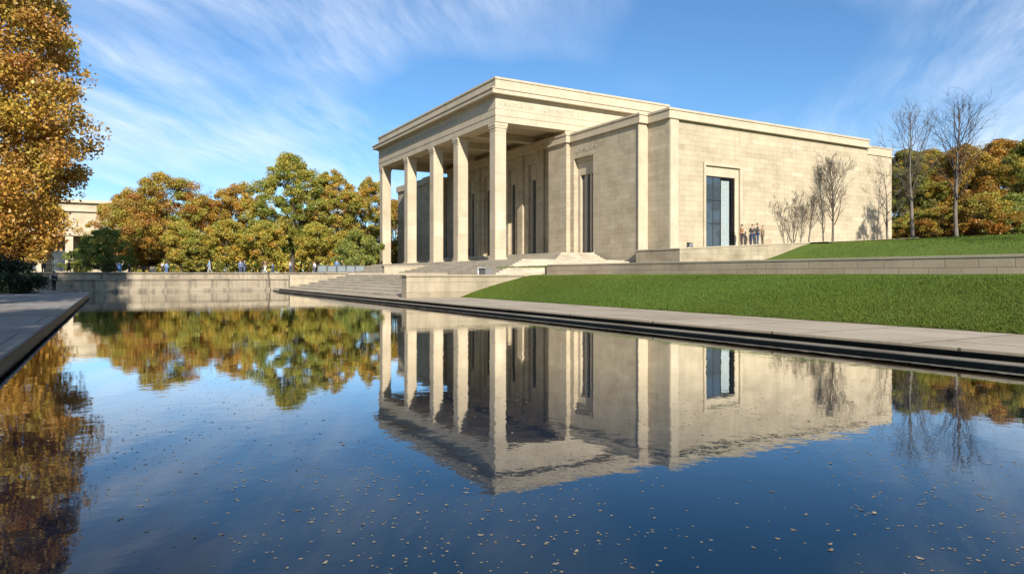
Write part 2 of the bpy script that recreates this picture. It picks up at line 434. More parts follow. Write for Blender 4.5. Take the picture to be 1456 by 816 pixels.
rw = MB(); rw.box(17.98, -60, .3, 18.42, 27.7, 1.40)
d = Vector((6.1, 9.7, 0)).normalized(); nrm = Vector((d.y, -d.x, 0)) * .44
a = Vector((17.98, 27.76, 0)); b = a + d * 11.3
rw.prism([(a.x, a.y), (a.x + nrm.x, a.y + nrm.y), (b.x + nrm.x, b.y + nrm.y), (b.x, b.y)], .3, 1.44)
rw.box(24.4, 37.35, .3, 35.85, 37.78, 1.6)
top('retaining_wall', rw, 'grey_wall', (18.2, 10, .9), 'long grey-brown block retaining wall between the lower and the upper lawn', 'wall', .012)
rc = MB(); rc.box(17.965, -60, 1.402, 18.47, 27.75, 1.475); part('coping', rc, 'coping', bpy.data.objects['retaining_wall'], .012)
tw = MB(); x0, x1 = 35.88, 53
tw.prism([(x0, 37.5), (x1, 37.5), (x1, 37.88), (x0 + .4, 37.88), (x0 + .4, 42.4), (x0, 42.4)], 1.0, [zc(x0) - .06, zc(x1) - .06, zc(x1) - .06, zc(x0) - .06, zc(x0) - .06, zc(x0) - .06])
top('terrace_wall', tw, 'rough_wall', (36, 37.7, 1.5), 'pale stone terrace wall below the tall glass doorway, vanishing into the curving upper lawn', 'wall', .012)
wc = MB(); wc.prism([(x0 - .05, 37.45), (x1, 37.45), (x1, 37.93), (x0 + .45, 37.93), (x0 + .45, 42.4), (x0 - .05, 42.4)], [zc(x0) - .06, zc(x1) - .06, zc(x1) - .06, zc(x0) - .06, zc(x0) - .06, zc(x0) - .06], [zc(x0) + .05, zc(x1) + .05, zc(x1) + .05, zc(x0) + .05, zc(x0) + .05, zc(x0) + .05])
part('coping', wc, 'coping', bpy.data.objects['terrace_wall'], .012)

# ------------------------------------------------------------------ the museum
MUS = empty('museum_building', (28.76, 52.7, 2.15), 'monumental pale limestone museum with a tall columned portico and a block-like side wing', 'building')
FX, FY, BY = 28.76, 52.7, 83.5        # west face, south face, north face of the portico
CW = 1.12
def column(yc):
    x0, x1, y0, y1 = FX + .08, FX + .08 + CW, yc - CW / 2, yc + CW / 2
    c = MB(); ch = .07
    c.prism([(x0 + ch, y0), (x1 - ch, y0), (x1, y0 + ch), (x1, y1 - ch), (x1 - ch, y1), (x0 + ch, y1), (x0, y1 - ch), (x0, y0 + ch)], 2.45, 13.86)
    o = part('column', c, 'column', MUS, .02)
    k = MB(); k.box(x0 - .03, y0 - .03, 13.62, x1 + .03, y1 + .03, 13.70); k.box(x0 - .05, y0 - .05, 13.86, x1 + .05, y1 + .05, 14.06); k.box(x0 - .09, y0 - .09, 14.06, x1 + .09, y1 + .09, 14.349)
    part('capital', k, 'smooth', o, .02)
    bb = MB(); bb.box(x0 - .10, y0 - .10, 2.152, x1 + .10, y1 + .10, 2.34); bb.box(x0 - .05, y0 - .05, 2.34, x1 + .05, y1 + .05, 2.45)
    part('base', bb, 'smooth', o, .02)
for yc in (53.42, 61.0, 66.9, 74.3, 82.8): column(yc)

en = MB()     # architrave ring, frieze, cornice, attic
def ring(g, o, z0, z1, th=1.4, xe=49.0):
    g.box(FX - o, FY - o, z0, FX + th, BY + o, z1)
    g.box(FX + th, FY - o, z0, xe, FY + th, z1); g.box(FX + th, BY - th, z0, xe, BY + o, z1)
ring(en, 0, 14.35, 14.92); ring(en, .04, 14.92, 15.46); ring(en, -.03, 15.46, 15.52); ring(en, .0, 15.52, 16.55)
ring(en, .16, 16.55, 16.70); ring(en, .58, 16.70, 17.08); ring(en, .66, 17.08, 17.20); ring(en, .30, 17.20, 17.30)
ring(en, .02, 17.30, 18.08); ring(en, .10, 18.08, 18.22); ring(en, .05, 18.22, 18.30)
part('entablature', en, 'smooth', MUS, .02)
rf = MB(); rf.box(FX + 1.4, FY + 1.4, 17.3, 49, BY - 1.4, 17.7)
part('roof', rf, 'roof', MUS)
ce = MB(); ce.box(FX + 1.4, FY + 1.4, 15.25, 49, BY - 1.4, 15.5)
part('portico_ceiling', ce, 'smooth', MUS)
for yc in (61.0, 66.9, 74.3):
    bm_ = MB(); bm_.box(FX + 1.4, yc - .5, 14.6, 38.0, yc + .5, 15.25); part('ceiling_beam', bm_, 'smooth', MUS, .02)
lb = MB(); lb.box(37.3, FY + 1.4, 14.2, 38.0, BY - 1.4, 14.59); lb.box(37.6, FY + 1.4, 13.8, 38.0, BY - 1.4, 14.19)
part('wall_cornice', lb, 'smooth', MUS, .02)

def wall_open(g, axis, pos0, pos1, a0, a1, z0, z1, opens):
    """wall slab with openings: axis 'y' = runs along y, thickness pos0..pos1 in x"""
    def bx(s, e, lo, hi):
        if e - s < 1e-4 or hi - lo < 1e-4: return
        if axis == 'y': g.box(pos0, s, lo, pos1, e, hi)
        else: g.box(s, pos0, lo, e, pos1, hi)
    cur = a0
    for (s, e, lo, hi) in sorted(opens):
        bx(cur, s, z0, z1); bx(s, e, z0, lo); bx(s, e, hi, z1); cur = e
    bx(cur, a1, z0, z1)

IX = 38.0     # inner wall
wins = [57.6, 61.6, 65.9, 71.8, 75.9, 80.0]
iw = MB(); wall_open(iw, 'y', IX, IX + .7, 54.3, 83.0, 2.85, 15.25, [(y - .75, y + .75, 2.95, 12.6) for y in wins])
part('wall', iw, 'ashlar', MUS, .01)
for y in wins:
    wn = MB(); wn.box(IX + .30, y - .75, 10.95, IX + .62, y + .75, 12.6)
    o = part('window', wn, 'smooth', MUS)
    fr = MB(); fr.box(IX + .33, y - .75, 2.95, IX + .60, y - .52, 10.95); fr.box(IX + .33, y + .52, 2.95, IX + .60, y + .75, 10.95)
    part('frame', fr, 'smooth', o, .01)
    mu = MB(); mu.box(IX + .42, y - .035, 2.95, IX + .52, y + .035, 10.95)
    for zz in (4.5, 6.1, 7.7, 9.3): mu.box(IX + .43, y - .52, zz, IX + .51, y - .035, zz + .05); mu.box(IX + .43, y + .035, zz, IX + .51, y + .52, zz + .05)
    part('mullion', mu, 'frame', o)
    pn = MB(); pn.box(IX + .53, y - .52, 2.95, IX + .55, y + .52, 10.95); part('pane', pn, 'glass', o)
for ya in (59.6, 63.75, 68.85, 73.85, 77.95):
    p_ = MB(); p_.box(IX - .22, ya - .55, 2.85, IX - .003, ya + .55, 13.8); part('pilaster', p_, 'ashlar', MUS, .02)

# side wing (south block): west wall, doorway, corner pilasters, south wall
BX, Y1, Y0, ZT = 36.2, 42.46, 39.85, 13.9
ww = MB(); wall_open(ww, 'y', BX, BX + .9, Y1, 52.0, 1.0, 13.05, [(48.5, 51.4, 2.85, 11.5)])
ww.box(BX - .42, 52.0, 1.0, BX + .9, 55.0, 13.05)
ww.box(BX + .9, 54.2, 1.0, IX + .3, 55.0, 15.25)
ww.box(BX + .87, Y0, 1.0, BX + 1.5, Y1 - .003, 13.05)
sx0, sx1 = BX + .87, 66.7
wall_open(ww, 'x', Y0 + .12, Y0 + .95, sx0 + 1.0, 62.4, 1.0, 13.05, [(40.95, 44.85, zc(42) - .05, 9.75)])
ww.box(sx0 + .63, Y0, 1.0, sx0 + 1.0, Y0 + .95, 13.05)
ww.box(62.4, Y0 + .3, 1.0, sx1, Y0 + .95, 12.55)
ww.box(sx1 - .8, Y0 + .95, 1.0, sx1, 60, 12.55)
ww.box(BX - .02, 52.75, 13.05, BX + 1.6, 54.6, 14.349)
part('wall', ww, 'ashlar', MUS, .015)
pl = MB(); pl.box(BX - .10, Y1 - .12, 1.0, BX + .865, Y1 - .004, 13.05)
part('pilaster', pl, 'smooth', MUS, .02)
pl = MB(); pl.box(sx0 + .02, Y0 - .09, 1.0, sx0 + .86, Y0 - .003, 13.05)
part('pilaster', pl, 'smooth', MUS, .02)
co_ = MB()
def band(z0, z1, o):
    co_.box(BX - o - .42 * (1 if o < .2 else 1), 52.0 - o, z0, BX + 1, 55.0, z1)
    co_.box(BX - o, Y1 - .12 - o, z0, BX + 1, 52.0 - o, z1)
    co_.box(BX + 1, 45, z0, 62.4 + o, 55.0, z1)
    co_.box(BX + .87 - o, Y0 - .0 - o, z0, BX + 1, Y1 - .12 - o, z1)
    co_.box(BX + 1, Y0 - o, z0, 62.4 + o, 45, z1)
band(13.05, 13.22, .20); band(13.22, 13.72, .06); band(13.72, 13.9, .13)
part('parapet', co_, 'smooth', MUS, .02)
ep = MB(); ep.box(62.4 + .14, Y0 + .20, 12.55, sx1 + .1, 60, 12.7); ep.box(62.4 + .14, Y0 + .27, 12.7, sx1 + .03, 60, 13.3); ep.box(62.4 + .14, Y0 + .2, 13.3, sx1 + .1, 60, 13.42)
part('parapet', ep, 'smooth', MUS, .02)
# west doorway of the wing: stone lining with three dark slots
dw = empty  # (name kept free)
dl = MB(); dl.box(BX + .45, 48.5, 2.85, BX + .85, 48.75, 11.5); dl.box(BX + .45, 51.0, 2.85, BX + .85, 51.4, 11.5); dl.box(BX + .45, 48.75, 10.0, BX + .85, 51.0, 11.5)
dl.box(BX + .28, 48.5, 11.2, BX + .45, 51.4, 11.5)
do = part('doorway', dl, 'smooth', MUS, .015)
ml = MB()
for yy in (49.5, 50.25): ml.box(BX + .52, yy - .11, 2.85, BX + .80, yy + .11, 10.0)
part('mullion', ml, 'smooth', do, .01)
for ya, yb in ((48.75, 49.39), (49.61, 50.14), (50.36, 51.0)):
    pn = MB(); pn.box(BX + .70, ya, 2.85, BX + .72, yb, 10.0)
    for zz in (4.6, 6.4, 8.2): pn.box(BX + .66, ya, zz, BX + .70, yb, zz + .05)
    part('pane', pn, 'glass', do)
sl_ = MB(); sl_.box(BX - .3, 48.3, 2.852, BX + .5, 51.6, 2.93); part('threshold', sl_, 'coping', do, .01)
# tall glass door of the south front
zb = zc(42) - .05
sd = MB(); Yd = Y0 + .16
sd.box(40.95, Yd, zb, 41.12, Yd + .4, 9.75); sd.box(44.42, Yd, zb, 44.85, Yd + .4, 9.75); sd.box(41.12, Yd, 8.95, 44.42, Yd + .4, 9.75)
sdo = part('glass_door', sd, 'smooth', MUS, .015)
ar = MB(); Ya = Y0 + .03
ar.box(40.74, Ya - .06, zb, 40.95, Y0 + .12, 9.98); ar.box(44.85, Ya - .06, zb, 45.08, Y0 + .12, 9.98); ar.box(40.95, Ya - .06, 9.75, 44.85, Y0 + .12, 9.98)
part('surround', ar, 'smooth', sdo, .01)
fr = MB(); fr.box(41.12, Yd + .06, zb, 41.18, Yd + .16, 8.95); fr.box(44.36, Yd + .06, zb, 44.42, Yd + .16, 8.95); fr.box(41.18, Yd + .06, 8.88, 44.36, Yd + .16, 8.95); fr.box(42.82, Yd + .06, zb, 42.87, Yd + .16, 8.88)
for zz in (5.1, 7.0): fr.box(41.18, Yd + .08, zz, 42.82, Yd + .14, zz + .04)
fr.box(41.98, Yd + .08, zb, 42.02, Yd + .14, 8.88)
part('frame', fr, 'frame', sdo)
for xa, xb, mt in ((41.18, 42.82, 'glass'), (42.87, 44.36, 'clear_glass')):
    pn = MB(); pn.poly([(xa, Yd + .11, zb), (xb, Yd + .11, zb), (xb, Yd + .11, 8.88), (xa, Yd + .11, 8.88)], [(0, 1, 2, 3)]); part('pane', pn, mt, sdo)
cu = MB(); P = []; 
for i in range(41):
    x = 42.80 + i * 1.25 / 40; P.append((x, Yd + .30 + .06 * math.sin(i * .95)))
for (xa, ya), (xb, yb) in zip(P, P[1:]):
    cu.poly([(xa, ya, zb), (xb, yb, zb), (xb, yb, 8.7), (xa, ya, 8.7)], [(0, 1, 2, 3)])
part('curtain', cu, 'curtain', sdo, smooth=True)
# roof of wing, back walls (closing the volumes)
rw_ = MB(); rw_.box(BX + 1.0, Y0 + .96, 12.3, 49, 54.5, 12.5); rw_.box(49, Y0 + .96, 12.3, 66, 60, 12.5); part('roof', rw_, 'roof', MUS)
hb = MB(); hb.box(48.3, 55, 1.0, 49.0, BY, 17.2); hb.box(IX + .7, 82.6, 1, 49, BY, 15.2); hb.box(IX + .3, 54.4, 1, 49, 55.0, 15.2); hb.box(49, 59.4, 1, 66, 60, 12.3)
part('wall', hb, 'ashlar', MUS)
# north block
nb = MB(); nb.box(BX - .4, 83.6, 1.0, BX + 12, 85.6, 13.05); nb.box(BX, 85.6, 1.0, BX + 12, 96.5, 13.05)
part('wall', nb, 'ashlar', MUS, .015)
nb = MB(); nb.box(BX - .6, 83.4, 13.05, BX + 12, 85.8, 13.9); nb.box(BX - .2, 85.8, 13.05, BX + 12, 96.7, 13.9)
part('parapet', nb, 'smooth', MUS, .02)

def inscription(txt, loc, size, facing, parent, squeeze=1.0):
    cu = bpy.data.curves.new('inscription', 'FONT'); cu.body = txt; cu.size = size; cu.extrude = .02; cu.space_character = 1.15
    o = bpy.data.objects.new('t', cu); COL.objects.link(o)
    me = bpy.data.meshes.new_from_object(o.evaluated_get(bpy.context.evaluated_depsgraph_get()))
    bpy.data.objects.remove(o)
    R = Matrix.Rotation(math.radians(90), 4, 'X')
    if facing == 'w': R = Matrix.Rotation(math.radians(-90), 4, 'Z') @ R
    me.transform(Matrix.Translation(Vector(loc) - wloc(parent)) @ R @ Matrix.Scale(squeeze, 4, (1, 0, 0)))
    me.materials.clear(); me.materials.append(M['letters'])
    return link('inscription', me, parent)
inscription('VAVWAVW    LIHINVITE  I', (29.1, FY - .004, 15.74), .66, 's', MUS, .98)
inscription('IVNHIVAVIHEVHVIANVEIVHIHVNVIEIV', (FX - .004, 80.5, 15.74), .66, 'w', MUS, 1.6)
inscription('IUVHIUVM', (BX - .004, 51.2, 11.95), .62, 'w', MUS, 1.0)

# ------------------------------------------------------------------ distant building
DB = empty('distant_building', (-8, 150, 1.1), 'pale stone building with a columned porch glimpsed behind the trees on the far left', 'building')
g = MB(); g.box(-34, 150, 1.0, 2.0, 172, 14.2); part('wall', g, 'ashlar', DB)
g = MB(); g.box(-34.4, 149.5, 12.6, 2.4, 172.4, 13.1); g.box(-34.5, 149.3, 14.2, 2.5, 172.5, 14.7); part('cornice', g, 'smooth', DB)
g = MB(); g.box(-34, 145.5, 7.9, 9.0, 150, 9.0); part('porch_roof', g, 'smooth', DB)
for x in (-17, -11.5, -7.2, -2.8, 1.6, 6.0):
    g = MB(); g.box(x - .6, 145.7, 1.1, x + .6, 146.9, 7.9); part('column', g, 'smooth', DB)
for x in (-13, -9, -5, -1):
    g = MB(); g.box(x - 1.1, 149.95, 1.6, x + 1.1, 149.99, 6.8); part('window', g, 'glass', DB)

# ------------------------------------------------------------------ trees
def leaves_mesh(name, cen, rad, per, size, cols, rng, mat, flat=.75, up=.35):
    """leaf-sized faces scattered through clumps; cols (n,3) per clump"""
    cen = np.asarray(cen, float); n = len(cen); rad = np.asarray(rad, float)
    k = np.repeat(np.arange(n), per); m = len(k)
    off = rng.normal(0, 1, (m, 3)); ln = np.linalg.norm(off, axis=1, keepdims=True)
    off = off / ln * np.minimum(ln * .62, 1.25); off[:, 2] *= flat
    c = cen[k] + off * rad[k][:, None]
    nv = rng.normal(0, 1, (m, 3)); nv[:, 2] += up; nv /= np.linalg.norm(nv, axis=1, keepdims=True)
    t = rng.normal(0, 1, (m, 3)); u = np.cross(nv, t); u /= np.linalg.norm(u, axis=1, keepdims=True); v = np.cross(nv, u)
    s = (size * rng.uniform(.6, 1.35, m))[:, None]
    bend = nv * s * .18
    P = np.stack([c - u * s * .5, c - v * s * .33 + bend, c + u * s * .5, c + v * s * .33 + bend], 1).reshape(-1, 3)
    cc = cols[k] * rng.uniform(.72, 1.30, (m, 1)) * rng.uniform(.9, 1.1, (m, 3))
    me = bpy.data.meshes.new(name)
    me.vertices.add(4 * m); me.vertices.foreach_set('co', P.astype(np.float32).ravel())
    me.loops.add(4 * m); me.loops.foreach_set('vertex_index', np.arange(4 * m, dtype=np.int32))
    me.polygons.add(m); me.polygons.foreach_set('loop_start', np.arange(0, 4 * m, 4, dtype=np.int32))
    me.update(calc_edges=True); me.validate()
    a = me.attributes.new('col', 'FLOAT_COLOR', 'POINT')
    ca = np.ones((4 * m, 4), np.float32); ca[:, :3] = np.repeat(np.clip(cc, 0, 1), 4, 0); a.data.foreach_set('color', ca.ravel())
    me.materials.append(M[mat]); return me

ORANGE = [(.47, .24, .05), (.40, .18, .04), (.50, .30, .055), (.33, .175, .045)]
GOLD = [(.56, .41, .07), (.50, .38, .065), (.42, .36, .06), (.54, .32, .05)]
OLIVE = [(.46, .40, .07), (.36, .35, .06), (.50, .38, .06), (.28, .30, .055)]
GREEN = [(.25, .28, .055), (.20, .25, .05), (.33, .33, .06), (.38, .34, .055)]
DARK = [(.018, .032, .012), (.024, .042, .014), (.014, .026, .010)]
RUST = [(.34, .14, .028), (.42, .19, .03), (.28, .11, .022), (.38, .24, .04)]
LAWNC = [(.102, .152, .028), (.124, .172, .035)]

def mixpal(a, b, f): return [tuple(np.array(x) * (1 - f) + np.array(y) * f) for x, y in zip(a, b)]

_leafed = {}
def leafed_data(key, seed, H, R, zb, lobes=11, nclump=150, per=90, size=.30, pal=GOLD, pal2=None, shape=1.0, trunk=.22, bark='bark', leafm='leaf', csz=1.0, env=None, lk=.36):
    """tree in local coordinates (base at 0): returns (trunk mesh, crown mesh). zb = crown base height"""
    if key in _leafed: return _leafed[key]
    rng = np.random.default_rng(seed); rd = random.Random(seed)
    cz, rz = (H + zb) / 2, (H - zb) / 2
    # an uneven crown envelope: radius by height, pushed in and out by a few broad waves and by boughs
    wav = [(rng.normal(0, 1, 3), rng.uniform(0, 6.3)) for _ in range(7)]
    def prof(t):
        if env: return np.interp(t, env[0], env[1])
        return np.sqrt(np.clip(1 - np.abs(t) ** 2.5, .02, 1)) * (1 - .34 * shape * np.clip(t, 0, 1)) 
    m = nclump * 4
    t = rng.uniform(-1, 1, m); az = rng.uniform(0, 2 * np.pi, m)
    dirs = np.stack([np.cos(az), np.sin(az), t * 1.6], 1)
    lump = sum(np.cos((dirs * k).sum(1) * 2.1 + p) for k, p in wav) / 7 * 1.5
    bough = np.cos(az * lobes / 2 + np.cos(t * 5 + seed) * 2.5) * .5 + np.cos(t * 9 + az * 2 + seed) * .5
    Rr = R * prof(t) * (1 + lk * lump + .16 * bough)
    rr = rng.uniform(.04, 1, m) ** .40
    keep = (bough * .5 + lump * .8 + rng.normal(0, .55, m) > -.15)
    cen = np.stack([np.cos(az) * Rr * rr, np.sin(az) * Rr * rr, cz + t * rz * (1 + .10 * lump)], 1)[keep][:nclump]
    li = ((az[keep][:nclump] / 6.2832 * lobes).astype(int) * 5 + ((t[keep][:nclump] + 1) * 2.4).astype(int)) % (lobes * 5)
    rad = R * rng.uniform(.08, .18, len(cen)) * csz
    L_ = [0] * (lobes * 5)
    P = np.array(pal); P2 = np.array(pal2 if pal2 else pal)
    lobe_mix = rng.uniform(0, 1, len(L_))
    f = np.clip(lobe_mix[li] * .8 + rng.uniform(-.25, .35, len(cen)) + (cen[:, 2] - cz) / rz * .15, 0, 1)[:, None]
    cols = P[rng.integers(0, len(P), len(cen))] * (1 - f) + P2[rng.integers(0, len(P2), len(cen))] * f
    crown = leaves_mesh('crown', cen, rad, per, size, cols, rng, leafm)
    tr = MB(); tops = cz + rz * .55
    pts = [Vector((0, 0, -.25)), Vector((0, 0, .3))]; x = y = 0
    for k in range(1, 8):
        x += rd.uniform(-.1, .1) * R * .2; y += rd.uniform(-.1, .1) * R * .2
        pts.append(Vector((x, y, .3 + (tops - .3) * k / 7)))
    rads = [trunk * 1.5, trunk * 1.15] + [trunk * (1 - .85 * k / 7) for k in range(1, 8)]
    tr.tube(pts, rads, 9)
    order = rng.permutation(len(cen))[:34]
    for i in order:
        e = Vector(cen[i]); h = max(zb * .55, min(tops * .9, e.z - rd.uniform(.25, .5) * math.hypot(e.x, e.y) - .4))
        q = (h - .3) / max(.1, (tops - .3)) * 7; q0 = max(0, min(6, int(q))); s = pts[1 + q0].lerp(pts[2 + q0], max(0, min(1, q - q0)))
        r0 = trunk * (1 - .85 * max(0, min(1, q / 7))) * .5
        mid = s.lerp(e, .5) + Vector((rd.uniform(-.1, .1) * R, rd.uniform(-.1, .1) * R, -.06 * R))
        tr.tube([s, s.lerp(mid, .5) , mid, mid.lerp(e, .55), e], [r0, r0 * .8, r0 * .55, r0 * .35, r0 * .12], 5, False)
    tm = tr.mesh('trunk', M[bark], smooth=True)
    _leafed[key] = (tm, crown); return _leafed[key]

def place_tree(data, loc, label, cat='tree', name='autumn_tree', scale=1, rz=0, group=None, sz=None):
    o = empty(name, loc, label, cat, group, rz); o.scale = (scale, scale, sz if sz else scale)
    link('trunk', data[0], o); link('crown', data[1], o); return o

# the big tree on the left
big = leafed_data('big', 11, 27, 8.0, 1.6, lobes=11, nclump=720, per=215, size=.25, pal=ORANGE, pal2=GOLD, trunk=.42, csz=.85, lk=.14, env=([-1, -.85, -.5, -.2, .1, .4, .75, .92, 1], [.55, .78, 1.0, .93, .82, .80, .62, .35, .1]))
p = at(-64, 47); place_tree(big, (p.x, p.y, 1.1), 'towering orange autumn tree at the left edge, leaning over the dark hedge', name='maple_tree', rz=.6)
# far row
vA = leafed_data('A', 21, 14.5, 6.2, 3.0, lobes=13, nclump=310, per=185, size=.215, csz=.8, pal=OLIVE + ORANGE[:2], pal2=GOLD + ORANGE[:2])
vB = leafed_data('B', 22, 12.5, 4.8, 2.6, lobes=11, nclump=256, per=185, size=.215, csz=.8, pal=ORANGE, pal2=GOLD)
vC = leafed_data('C', 23, 17.0, 5.4, 3.6, lobes=13, nclump=324, per=185, size=.215, csz=.8, pal=GREEN, pal2=OLIVE, trunk=.3)
vD = leafed_data('D', 24, 14.0, 4.6, 2.4, lobes=11, nclump=256, per=185, size=.215, csz=.8, pal=GREEN + GOLD[:2], pal2=GOLD + ORANGE[:1])
vE = leafed_data('E', 25, 6.6, 3.4, 1.7, lobes=9, nclump=130, per=150, size=.20, pal=GOLD, pal2=OLIVE, trunk=.11, bark='pale_bark')
vF = leafed_data('F', 26, 5.2, 3.3, .5, lobes=9, nclump=130, per=150, size=.19, pal=[(.20, .25, .06), (.26, .30, .07), (.32, .34, .08)], pal2=GREEN, trunk=.1)
vG = leafed_data('G', 27, 13.5, 5.2, 1.6, lobes=12, nclump=297, per=185, size=.215, csz=.8, pal=RUST, pal2=GOLD)
vH = leafed_data('H', 28, 15.5, 5.2, 1.2, lobes=12, nclump=310, per=185, size=.215, csz=.8, pal=[(.07, .09, .025), (.09, .11, .028), (.13, .13, .03)], pal2=OLIVE)
vS = leafed_data('S', 29, 4.6, 2.0, .2, lobes=7, nclump=80, per=130, size=.20, pal=[(.20, .18, .025), (.26, .21, .03)], pal2=OLIVE, trunk=.07)
G1 = 'autumn trees along the far terrace'
def ft(v, px, d, label, sc=1, sz=None, rz=0, name='autumn_tree', cat='tree', group=G1):
    p = at(px, d); return place_tree(v, (p.x, p.y, 1.1), label, cat, name, sc, rz, group, sz)
ft(vB, 184, 100, 'orange and yellow tree just right of the far-left pale building', .95, rz=1)
ft(vA, 238, 96, 'broad olive-gold tree behind the person in bright blue', .97, .94, rz=.3)
ft(vB, 342, 103, 'orange-brown tree left of the tallest green tree', 1.0, 1.05, rz=2.4)
ft(vC, 416, 96, 'tallest tree of the far row, olive green with a dark straight trunk', .98, .94, rz=.5)
ft(vD, 478, 98, 'green and yellow tree right of the tallest tree', .92, 1.02, rz=3)
ft(vD, 522, 108, 'pointed yellow-green tree beside the end column of the portico', .85, 1.05, rz=1.2)
ft(vG, 562, 116, 'rust and gold tree partly hidden behind the end column', .8, .9, rz=.7)
ft(vA, 292, 110, 'golden tree filling the gap left of the orange-brown tree', .82, .8, rz=2.2)
ft(vG, 204, 112, 'rust tree peeping out behind the broad olive-gold tree', .9, .88, rz=3.3)
ft(vA, 452, 112, 'golden tree behind the right shoulder of the tallest tree', .9, .92, rz=5.4)
ft(vE, 322, 84, 'small golden tree, left one of the low pair before the orange tree', .95, rz=.2)
ft(vE, 374, 82, 'small golden tree, low and round, before the orange-brown tree', .9, rz=1.9)
ft(vE, 452, 84, 'small golden tree below the green and yellow crowns', .9, rz=3.9)
ft(vE, 258, 88, 'small golden tree with a pale trunk under the broad olive-gold tree', .9, .95, rz=5)
ft(vF, 152, 84, 'rounded green bush in front of the far-left pale building', 1.0, rz=0, name='green_bush', cat='bush', group='bushes on the far terrace')
ft(vF, 118, 92, 'smaller dark green bush beside the porch of the far-left building', .7, .62, rz=2, name='green_bush', cat='bush', group='bushes on the far terrace')
ft(vF, 505, 82, 'dark green bush near the end column of the portico', .85, .95, rz=4, name='green_bush', cat='bush', group='bushes on the far terrace')
ft(vS, 277, 78, 'cone-shaped yellow-green shrub standing on the far terrace', 1.0, rz=1, name='cone_shrub', cat='shrub', group='bushes on the far terrace')
# trees right of the museum
G2 = 'autumn trees right of the museum'
def rt(v, px, d, label, sc=1, sz=None, rz=0, name='autumn_tree', cat='tree', group=G2):
    p = at(px, d); return place_tree(v, (p.x, p.y, zc(p.x) - .1), label, cat, name, sc, rz, group, (sz or sc) * .93)
rt(vH, 1288, 92, 'dark green tree beside the right end of the museum', .85, .80, rz=.4)
rt(vD, 1330, 96, 'yellow-green tree behind the left bare tree', .95, .92, rz=2)
rt(vG, 1374, 92, 'orange tree behind the right bare tree', .95, .95, rz=1)
rt(vG, 1420, 98, 'rust-orange tree right of the bare trees', 1.1, 1.05, rz=4)
rt(vH, 1470, 90, 'dark green tree at the right edge of the view', 1.0, .86, rz=3)
rt(vG, 1456, 106, 'tall orange tree behind the dark green one at the right edge', 1.1, 1.02, rz=2.2)
vT = leafed_data('T', 41, 14, 4.2, 3.0, lobes=9, nclump=80, per=22, size=.34, pal=GOLD, pal2=OLIVE)
vK = leafed_data('K', 31, 5.0, 3.6, .25, lobes=9, nclump=130, per=150, size=.20, pal=RUST, pal2=OLIVE, trunk=.09)
rt(vA, 1312, 108, 'golden tree between the museum corner and the left bare tree', 1.0, .98, rz=1)
rt(vB, 1346, 116, 'small orange crown seen between the two bare trees', 1.05, 1.1, rz=5)
rt(vK, 1365, 88, 'low orange bush directly behind the right bare trunk', .9, .8, rz=1.5, name='rust_bush', cat='bush', group='bushes right of the museum')
rt(vK, 1312, 90, 'low orange bush behind the left bare trunk', .9, .8, rz=3.5, name='rust_bush', cat='bush', group='bushes right of the museum')
rt(vK, 1422, 88, 'orange-red bush left of the green bush at the right edge', 1.0, .9, rz=5.5, name='rust_bush', cat='bush', group='bushes right of the museum')
rt(vK, 1470, 86, 'orange-red bush half cut by the right edge of the view', 1.0, .9, rz=.9, name='rust_bush', cat='bush', group='bushes right of the museum')
rt(vK, 1392, 80, 'low rust-orange bush right of the right bare tree', 1.0, rz=.5, name='rust_bush', cat='bush', group='bushes right of the museum')
rt(vK, 1338, 82, 'low rust-orange bush between the two bare trees', .8, .75, rz=2.5, name='rust_bush', cat='bush', group='bushes right of the museum')
rt(vK, 1283, 86, 'small orange bush at the foot of the museum corner', .55, .5, rz=4.5, name='rust_bush', cat='bush', group='bushes right of the museum')
rt(vF, 1440, 84, 'green bush at the right edge below the dark tree', .95, rz=4.5, name='green_bush', cat='bush', group='bushes right of the museum')
# trees out of frame that shade the left pavement, the lawn and the museum wall, and show in the glass
for (x, y, zz, v, s, sz, lb) in ((-8.3, -7, .2, vB, 1.1, 1.1, 'orange tree behind the viewer on the left bank'), (-8.2, 6, .2, vT, 1.25, 1.1, 'loose golden tree beside the viewer on the left bank'), (-9.0, 19, .2, vA, .85, 1.1, 'gold tree on the left bank outside the view'),
                          (56.5, 14.6, 3.0, vT, .85, 1.30, 'slender tree on the upper lawn outside the view'), (62.3, 14.4, 3.3, vT, .8, 1.18, 'second slender tree on the upper lawn outside the view'),
                          (72, 2, 3.2, vH, 1.2, 1.1, 'dark tree on the upper lawn outside the view'), (84, 8, 4.0, vG, 1.2, 1.1, 'rust tree on the upper lawn outside the view')):
    place_tree(v, (x, y, zz), lb, scale=s, sz=sz, rz=x)

# far wood closing the horizon
rng = np.random.default_rng(5)
cen = []
for a in np.linspace(-62, 46, 420):
    for q in range(4):
        rr = rng.uniform(210, 260); th = math.radians(30 + a)
        cen.append((rr * math.sin(th), rr * math.cos(th), rng.uniform(2, 9) + (4.5 if a > -5 else 0)))
P = np.array(OLIVE + GREEN + GOLD)
cols = P[rng.integers(0, len(P), len(cen))]
o = link('distant_wood', leaves_mesh('distant_wood', cen, rng.uniform(2.5, 5, len(cen)), 60, 1.1, cols, rng, 'leaf'))
tag(o, 'far strip of mixed woodland closing the horizon behind the terrace', 'woodland', None, 'stuff')

